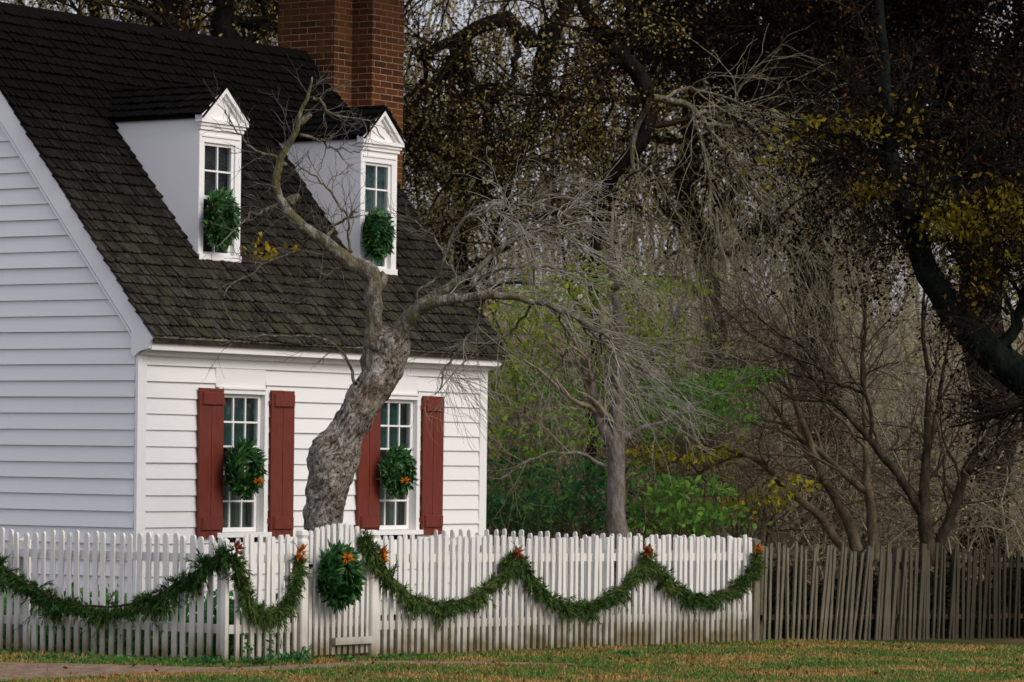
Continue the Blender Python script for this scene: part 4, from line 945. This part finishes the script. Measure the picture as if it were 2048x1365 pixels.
PWb, RWb = limbs(WB, 49.5, 24); PWb = wobble(PWb, .015, 61)
m = MB(); tubes(m, sub(PWb, gw), RWb, 7); m.build('drooping_branch', M['bark_limb'], tw, True)
c1, d1 = grow(PWb, RWb, 27, 1.8, .7, .2, 1, 12, .17, (.45, 0, -1.1), .45, .007, .0024, seed=571, taper=.4, short=.2)
c2, d2 = grow(c1, d1, 6, .75, .6, .1, 1, 8, .2, (.15, 0, -.5), .8, .004, .002, seed=572, taper=.5)
m = MB(); tubes(m, sub(c1, gw), d1, 3); tubes(m, sub(c2, gw), d2, 3); m.build('drooping_twigs', M['twig_olive'], tw, True)

# ---------------------------------------------------------------- tall dark trees of the wood behind, each its own
def wood_tree(label, Y, lst, seed, lf, n1=16, L1=2.2, n2=9, L2=1.0, n3=4, L3=.5, bias=(0, 0, -.12), barkm='bark_dark', twigm='twig_dark'):
    return big_tree('forest_tree', label, Y, lst, M[barkm], M[twigm], seed, n1, L1, n2, L2, n3, L3, .85, bias, lf, .5, .07, 'tree', 'tall trees of the wood behind the cottage', .2, .06)
BL, BN, OL, TN = M['l_black'], M['l_brown'], M['l_olive'], M['l_tan']
wood_tree('two dark trunks showing just above the roof at the top left', 52, [
 [(330, 1080, 60), (335, 600, 54), (325, 200, 50), (322, 60, 46), (310, -60, 36), (280, -260, 18)],
 [(428, 1080, 54), (425, 600, 50), (430, 200, 48), (432, 60, 44), (445, -80, 36), (470, -280, 16)],
 [(325, 60, 22), (270, 20, 16), (210, 10, 12), (140, -10, 6)], [(432, 70, 22), (480, 40, 16), (520, 10, 12), (560, -30, 6)],
 [(325, 100, 16), (370, 40, 12), (400, -20, 8), (420, -100, 4)], [(240, 1080, 26), (238, 300, 24), (232, 60, 22), (225, -100, 14), (200, -300, 6)]],
 601, [(BL, 6000, .06, .036, .10, .6), (OL, 2500, .055, .034, .10, .4), (BN, 3000, .055, .034, .10, .5)], 12, 1.6, 7, .8, 3)
wood_tree('pale leaved tree showing above the roof, left of the chimney', 58, [
 [(540, 1080, 40), (535, 500, 36), (530, 150, 30), (540, 0, 22), (550, -160, 10)], [(532, 180, 18), (500, 80, 14), (470, 10, 10), (420, -80, 5)], [(535, 160, 16), (570, 70, 12), (600, 0, 9), (640, -90, 4)], [(530, 120, 10), (480, 80, 8), (400, 60, 6), (300, 40, 3)]],
 621, [(OL, 6000, .056, .036, .12, .7), (TN, 3000, .056, .036, .12, .5), (BN, 6000, .056, .036, .12, .6), (BL, 4000, .056, .036, .12, .6)], 10, 1.3, 6, .8, 3)
wood_tree('dark limbed oak just right of the chimney, its boughs arching over', 54, [
 [(905, 1090, 9), (930, 700, 9), (985, 400, 10), (1040, 200, 13), (1080, 75, 28), (1110, -20, 36), (1150, -180, 24)],
 [(1075, 75, 40), (1020, 85, 34), (960, 95, 28), (915, 105, 22), (870, 130, 16), (840, 170, 10), (800, 260, 4)],
 [(920, 105, 16), (890, 170, 13), (860, 230, 9), (840, 290, 4)], [(1030, 85, 14), (1025, 150, 12), (1000, 200, 10), (980, 240, 8), (960, 310, 4)],
 [(925, 100, 14), (925, 150, 12), (922, 190, 9), (930, 240, 4)], [(1090, 60, 20), (1095, 120, 16), (1090, 190, 10), (1070, 260, 5)],
 [(1110, -20, 24), (1030, -50, 18), (930, -40, 14), (840, 0, 10), (780, 60, 4)], [(985, 400, 14), (920, 310, 12), (850, 260, 9), (800, 250, 4)]],
 641, [(BL, 7500, .05, .03, .12, .45), (BN, 2500, .052, .032, .12, .4), (OL, 5000, .052, .032, .14, .45)], 13, 1.7, 6, .9, 3)
wood_tree('thick dark trunk in the upper middle right, brown leaves around it', 56, [
 [(1640, 1100, 90), (1640, 700, 84), (1630, 420, 78), (1615, 220, 76), (1600, 90, 80), (1590, -60, 70), (1580, -240, 40)],
 [(1610, 150, 40), (1540, 90, 30), (1470, 60, 22), (1400, 50, 16), (1330, 60, 8)], [(1612, 200, 36), (1680, 130, 28), (1760, 80, 20), (1850, 60, 10)],
 [(1600, 60, 34), (1520, -20, 26), (1440, -50, 18), (1360, -40, 10)], [(1600, 0, 34), (1690, -60, 26), (1790, -70, 18), (1900, -30, 8)],
 [(1620, 300, 24), (1560, 240, 18), (1480, 180, 12), (1400, 150, 6)], [(1625, 330, 24), (1700, 290, 18), (1780, 270, 12), (1850, 280, 6)]],
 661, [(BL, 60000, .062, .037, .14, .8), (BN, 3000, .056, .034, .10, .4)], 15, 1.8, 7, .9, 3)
wood_tree('heavy dark tree filling the top right corner', 52, [
 [(1960, 1110, 100), (1965, 700, 90), (1950, 380, 86), (1925, 200, 86), (1905, 60, 80), (1900, -100, 60), (1890, -280, 30)],
 [(1930, 220, 44), (2000, 150, 34), (2080, 90, 24), (2160, 60, 10)], [(1915, 140, 40), (1850, 80, 30), (1780, 50, 20), (1700, 40, 10)],
 [(1905, 40, 40), (1820, -40, 28), (1740, -60, 18), (1660, -40, 8)], [(1905, 20, 40), (1990, -50, 28), (2080, -60, 18), (2160, -20, 8)],
 [(1945, 340, 34), (2000, 290, 26), (2070, 260, 16), (2140, 270, 8)], [(1940, 330, 30), (1880, 280, 22), (1810, 260, 14), (1740, 270, 6)]],
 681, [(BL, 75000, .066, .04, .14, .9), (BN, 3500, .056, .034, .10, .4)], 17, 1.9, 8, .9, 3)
wood_tree('brown leaved tree hanging behind the pale drooping twigs', 60, [
 [(1440, 1080, 46), (1440, 700, 42), (1430, 420, 36), (1420, 200, 28), (1410, 20, 20), (1400, -160, 8)],
 [(1432, 430, 22), (1500, 350, 16), (1580, 300, 11), (1660, 290, 5)], [(1430, 400, 20), (1370, 320, 15), (1310, 280, 10), (1240, 280, 5)],
 [(1425, 250, 18), (1490, 180, 13), (1560, 150, 9), (1640, 160, 4)], [(1420, 200, 18), (1360, 130, 13), (1300, 90, 9), (1220, 80, 4)],
 [(1435, 520, 20), (1520, 440, 14), (1620, 410, 9), (1720, 420, 4)], [(1435, 500, 18), (1360, 440, 13), (1280, 420, 8), (1200, 440, 4)]],
 701, [(OL, 7000, .056, .034, .14, .55), (BN, 6500, .062, .038, .14, .5), (M['l_dim'], 4500, .062, .038, .10, .35), (BL, 5000, .058, .036, .14, .5)], 12, 1.7, 6, .9, 3)
wood_tree('olive and yellowish leaved tree behind the chimney edge', 62, [
 [(960, 1080, 36), (955, 700, 32), (940, 420, 26), (930, 260, 20), (925, 100, 10)],
 [(945, 450, 16), (890, 380, 12), (850, 340, 8), (800, 330, 4)], [(940, 420, 16), (1010, 350, 12), (1080, 310, 8), (1150, 300, 4)],
 [(935, 320, 14), (880, 260, 10), (840, 240, 6), (790, 240, 3)], [(950, 520, 14), (1020, 460, 10), (1090, 430, 7), (1160, 430, 3)], [(950, 540, 12), (900, 480, 9), (860, 440, 5), (830, 420, 3)]],
 721, [(M['l_dim'], 4500, .056, .034, .12, .4), (OL, 8500, .056, .034, .16, .6), (TN, 5000, .056, .034, .16, .6)], 11, 1.5, 6, .8, 3)
# ---------------------------------------------------------------- brush and far wood, uncountable
def thicket(name, label, x0, x1, Y0, Y1, n, h0, h1, seed, mat, nch=7, L=1.1, n2=4, L2=.45, r=.012, lean=.45, wv=.20, arch=.10):
    rng = np.random.default_rng(seed); px = rng.uniform(x0, x1, n); Y = rng.uniform(Y0, Y1, n); X = (px-CX)/F*Y
    st = np.stack([X, Y, gz(X, Y)-.1], -1); h = rng.uniform(h0, h1, n); d = np.stack([rng.normal(size=n)*lean, rng.normal(size=n)*lean, np.ones(n)], -1); out = [st]; p = st
    for k in range(8):
        d = nrm(d+rng.normal(size=(n, 3))*wv+np.array([0, 0, -arch])); p = p+d*(h/8)[:, None]; out.append(p)
    P = np.stack(out, 1); R = (r*(.5+rng.random(n)*1.2))[:, None]*np.linspace(1, .25, 9)[None]
    m = MB(); tubes(m, P, R, 4)
    p1, s1 = grow(P, R, nch, L, .9, .1, 1, 7, .28, (0, 0, .05), .6, .012, .003, seed=seed+1); tubes(m, p1, s1, 3)
    p2, s2 = grow(p1, s1, n2, L2, .8, .1, 1, 6, .28, (0, 0, -.05), .8, .006, .0026, seed=seed+2); tubes(m, p2, s2, 3)
    tag(m.build(name, M[mat], None, True), label, 'brush', kind='stuff'); return p2
th1 = thicket('brush', 'tangled brown brush behind the fences', 930, 2200, 47.5, 62, 420, 2.2, 6.0, 801, 'twig_tan', 8, 1.2, 4, .5, .011)
th1b = thicket('brush', 'dark tangled stems among the brown brush', 930, 2200, 48, 66, 200, 3.0, 7.5, 805, 'twig_umber', 8, 1.3, 4, .5, .016)
th2 = thicket('brush', 'paler tangled brush on the rising ground', 700, 2250, 60, 84, 520, 3.5, 8.5, 811, 'twig_pale', 8, 1.6, 4, .7, .013)
th3 = thicket('woods', 'far bare wood on the hill behind everything', -200, 2300, 84, 118, 420, 8, 19, 821, 'twig_tan', 8, 2.2, 4, 1.0, .045, .12, .08, 0)
rng = np.random.default_rng(90)
m = MB(); leaves(m, along(th2, 20000, rng, .14), .065, .038, rng, droop=.2); leaves(m, along(th1, 9000, rng, .10), .055, .032, rng, droop=.2)
tag(m.build('dead_leaves', M['l_tan'], None), 'dry tan leaves caught in the brush', 'leaves', kind='stuff')
m = MB(); leaves(m, along(th2, 24000, rng, .16), .065, .04, rng, droop=.2); leaves(m, along(th1, 5000, rng, .10), .055, .034, rng, droop=.2)
tag(m.build('brush_leaves', M['l_olive'], None), 'olive leaves left in the brush', 'leaves', kind='stuff')
m = MB(); leaves(m, along(th3, 52000, rng, .6), .11, .07, rng, droop=.2)
tag(m.build('woodland_leaves', M['l_olive'], None), 'olive brown leaves still on the far wood', 'leaves', kind='stuff')
m = MB(); leaves(m, along(th3, 26000, rng, .6), .11, .07, rng, droop=.2)
tag(m.build('pale_woodland_leaves', M['l_tan'], None), 'paler leaves scattered through the far wood', 'leaves', kind='stuff')
# ================================================================== GROUND
xs = np.concatenate([np.linspace(-400, -25, 12), np.linspace(-20, 30, 101), np.linspace(36, 400, 12)]); ys = np.concatenate([np.linspace(-60, 24, 10), np.linspace(26, 130, 150), np.linspace(140, 700, 12)])
XX, YY = np.meshgrid(xs, ys); ZZ = gz(XX, YY)
far = (YY > 54); ZZ = ZZ + far*(np.sin(XX*.9+YY*.4)*.12+np.sin(XX*2.3-YY*1.1)*.06)
m = MB(); nx = len(xs); ny = len(ys); ii = np.arange(ny-1)[:, None]*nx+np.arange(nx-1)[None]
m.add(np.stack([XX, YY, ZZ], -1).reshape(-1, 3), np.stack([ii, ii+1, ii+nx+1, ii+nx], -1).reshape(-1, 4))
tag(m.build('ground', M['ground'], None, True), kind='structure')
# worn earth path along the fence to the gate
def gpt(px, py):
    p = hit(px, py, np.zeros(3), ZV); p[2] = float(gz(p[0], p[1])); return p
PU = [(-200, 1322), (0, 1326), (200, 1330), (380, 1335), (480, 1335), (620, 1327), (760, 1318), (960, 1316), (1150, 1317)]
PL = [(-200, 1372), (0, 1364), (150, 1356), (300, 1349), (480, 1344), (640, 1334), (760, 1324), (960, 1322), (1150, 1319)]
a_ = spline([gpt(*p) for p in PU], 160); b_ = spline([gpt(*p) for p in PL], 160)
a_[:, 1] += .10*np.array([mnoise.noise((i*.23, 0, 0)) for i in range(160)]); b_[:, 1] += .16*np.array([mnoise.noise((i*.19, 5, 0)) for i in range(160)])
m = MB(); cols = [a_*(1-f)+b_*f+np.array([0, 0, .006+.008*math.sin(f*PI)]) for f in np.linspace(0, 1, 6)]
m.add(np.concatenate(cols), [(r*160+i, r*160+i+1, (r+1)*160+i+1, (r+1)*160+i) for r in range(5) for i in range(159)])
tag(m.build('path', M['path'], None, True), kind='structure')
# grass
rng = np.random.default_rng(3)
def inpath(x, y):
    ya = np.interp(x, a_[:, 0], a_[:, 1]); yb = np.interp(x, b_[:, 0], b_[:, 1])
    return (x < a_[-1, 0]) & (y < np.maximum(ya, yb)-.02) & (y > np.minimum(ya, yb)+.02)
N = 330000; gx = rng.uniform(-5.2, 6.4, N); gy = rng.uniform(27.6, 39.6, N)
keep = (np.abs(gx/gy) < .155) | (rng.random(N) < .25)
keep &= ~(inpath(gx, gy) & (rng.random(N) < .94))
fl = C0[1]+(gx-C0[0])*RD[1]/RD[0]                       # street fence line
keep &= (gy < fl+.25) | (gx < C0[0])
keep &= (gx > C0[0]) | (gy < C0[1]+(gx-C0[0])*V[1]/V[0]+.1)
gx, gy = gx[keep], gy[keep]; C_ = np.stack([gx, gy, gz(gx, gy)-.004], -1)
m = MB(); leaves(m, C_, .033, .007, rng, D=np.array([0, 0, 1.1]), spread=.75)
tag(m.build('grass', M['grass'], None), 'short patchy green and straw lawn in front of the fences', 'grass', kind='stuff')
# weeds at the foot of the fence
m = MB(); cs = []
for px, py, rx, n, h in ((425, 1330, 40, 130, .06), (520, 1330, 30, 150, .06), (585, 1326, 30, 190, .08), (492, 1329, 8, 45, .26), (542, 1328, 6, 60, .30), (612, 1325, 10, 50, .16), (690, 1320, 18, 50, .05), (800, 1313, 40, 60, .04), (1250, 1300, 60, 70, .04), (300, 1328, 120, 160, .06), (120, 1322, 120, 140, .06)):
    g = gpt(px, py); q = rng.normal(size=(n, 3))*np.array([rx/230*.6, .05, 0]); q[:, 2] = np.abs(rng.random(n))*h; cs.append(g+q)
leaves(m, np.concatenate(cs), .042, .026, rng, D=np.array([0, -.3, .4]))
tag(m.build('weeds', M['l_ever'], None), 'small dark weeds growing at the foot of the white fence', 'weeds', kind='stuff')
# dark planting inside the yard along the near fence and the gable
m = MB(); n = 15000; t = rng.random(n)*4.4; q = C0+V*t[:, None]+U*(.25+rng.random(n)*1.7)[:, None]; q[:, 2] = rng.random(n)**1.5*(.40+.12*np.sin(t*5)); leaves(m, q, .08, .035, rng, D=np.array([0, 0, .8]))
tag(m.build('ground_cover', M['l_ever'], None), 'dark low ground cover behind the left fence', 'ground cover', kind='stuff')

# dark leaf mass added behind the weathered fence to darken the slat gaps
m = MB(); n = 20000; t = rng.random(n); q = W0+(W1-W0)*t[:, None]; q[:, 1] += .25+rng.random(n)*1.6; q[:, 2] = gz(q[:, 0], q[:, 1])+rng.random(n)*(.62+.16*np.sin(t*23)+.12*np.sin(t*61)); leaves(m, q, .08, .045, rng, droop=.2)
tag(m.build('gap_darkening_leaves', M['l_shade'], None), 'dark leaf mass added behind the weathered fence to darken its gaps', 'gap_darkening_leaves', kind='stuff')
# fallen leaves
n = 900; gx = rng.uniform(-5, 6.5, n); gy = rng.uniform(28.5, 39.5, n); fl = C0[1]+(gx-C0[0])*RD[1]/RD[0]; k_ = (gy < fl-.05) & ((gx > C0[0]) | (gy < C0[1]+(gx-C0[0])*V[1]/V[0]-.05))
C_ = np.stack([gx, gy, gz(gx, gy)+.012+.015*rng.random(n)], -1)[k_]; m = MB(); leaves(m, C_, .048, .03, rng, spread=1, droop=0)
tag(m.build('fallen_leaves', M['l_brown'], None), 'dry leaves scattered on the lawn and path', 'leaves', kind='stuff')
# ================================================================== CAMERA, LIGHT
cam = bpy.data.cameras.new('camera'); co = bpy.data.objects.new('camera', cam); COL.objects.link(co)
cam.sensor_fit = 'HORIZONTAL'; cam.sensor_width = 36; cam.lens = F/2048*36; cam.shift_x = 0; cam.shift_y = (CY-682.5)/2048
cam.clip_start = .5; cam.clip_end = 2000
co.matrix_world = Matrix(((CT, -ST, 0, 0), (0, 0, -1, 0), (ST, CT, 0, HC), (0, 0, 0, 1)))
cam.dof.use_dof = True; cam.dof.focus_distance = 36.5; cam.dof.aperture_fstop = 4.5
scene.camera = co
SDIR = nrm(np.array([.70, -.52, .60]))
elev = math.asin(SDIR[2]); azim = math.atan2(SDIR[0], SDIR[1])
sl = bpy.data.lights.new('sun', 'SUN'); sl.energy = 1.6; sl.angle = math.radians(28); sl.color = (1, .95, .87)
so = bpy.data.objects.new('sun', sl); COL.objects.link(so); so.rotation_euler = Vector(SDIR).to_track_quat('Z', 'Y').to_euler(); so.location = (10, -5, 20)
wd = bpy.data.worlds.new('World'); scene.world = wd; wd.use_nodes = True; nt = wd.node_tree
bg = nt.nodes['Background']; sky = nt.nodes.new('ShaderNodeTexSky'); sky.sky_type = 'NISHITA'; sky.sun_disc = False
sky.sun_elevation = elev; sky.sun_rotation = azim; sky.air_density = 1.0; sky.dust_density = 4.0; sky.ozone_density = 1.0
# thin overcast: procedural cloud veil mixed over the clear sky
tc = nt.nodes.new('ShaderNodeTexCoord'); nz = nt.nodes.new('ShaderNodeTexNoise'); nz.inputs['Scale'].default_value = 2.2; nz.inputs['Detail'].default_value = 5
nt.links.new(tc.outputs['Generated'], nz.inputs['Vector'])
rp_ = nt.nodes.new('ShaderNodeValToRGB'); rp_.color_ramp.elements[0].color = (4.3, 4.45, 5.7, 1); rp_.color_ramp.elements[1].color = (6.9, 6.7, 7.6, 1)
nt.links.new(nz.outputs['Fac'], rp_.inputs['Fac'])
mx = nt.nodes.new('ShaderNodeMix'); mx.data_type = 'RGBA'; mx.inputs[0].default_value = .62
nt.links.new(sky.outputs[0], mx.inputs[6]); nt.links.new(rp_.outputs[0], mx.inputs[7]); nt.links.new(mx.outputs[2], bg.inputs['Color'])
bg.inputs['Strength'].default_value = .15
scene.view_settings.view_transform = 'Standard'; scene.view_settings.look = 'None'; scene.view_settings.exposure = 0; scene.view_settings.gamma = 1
scene.render.engine = 'CYCLES'; scene.cycles.max_bounces = 6; scene.cycles.diffuse_bounces = 3; scene.cycles.transparent_max_bounces = 12
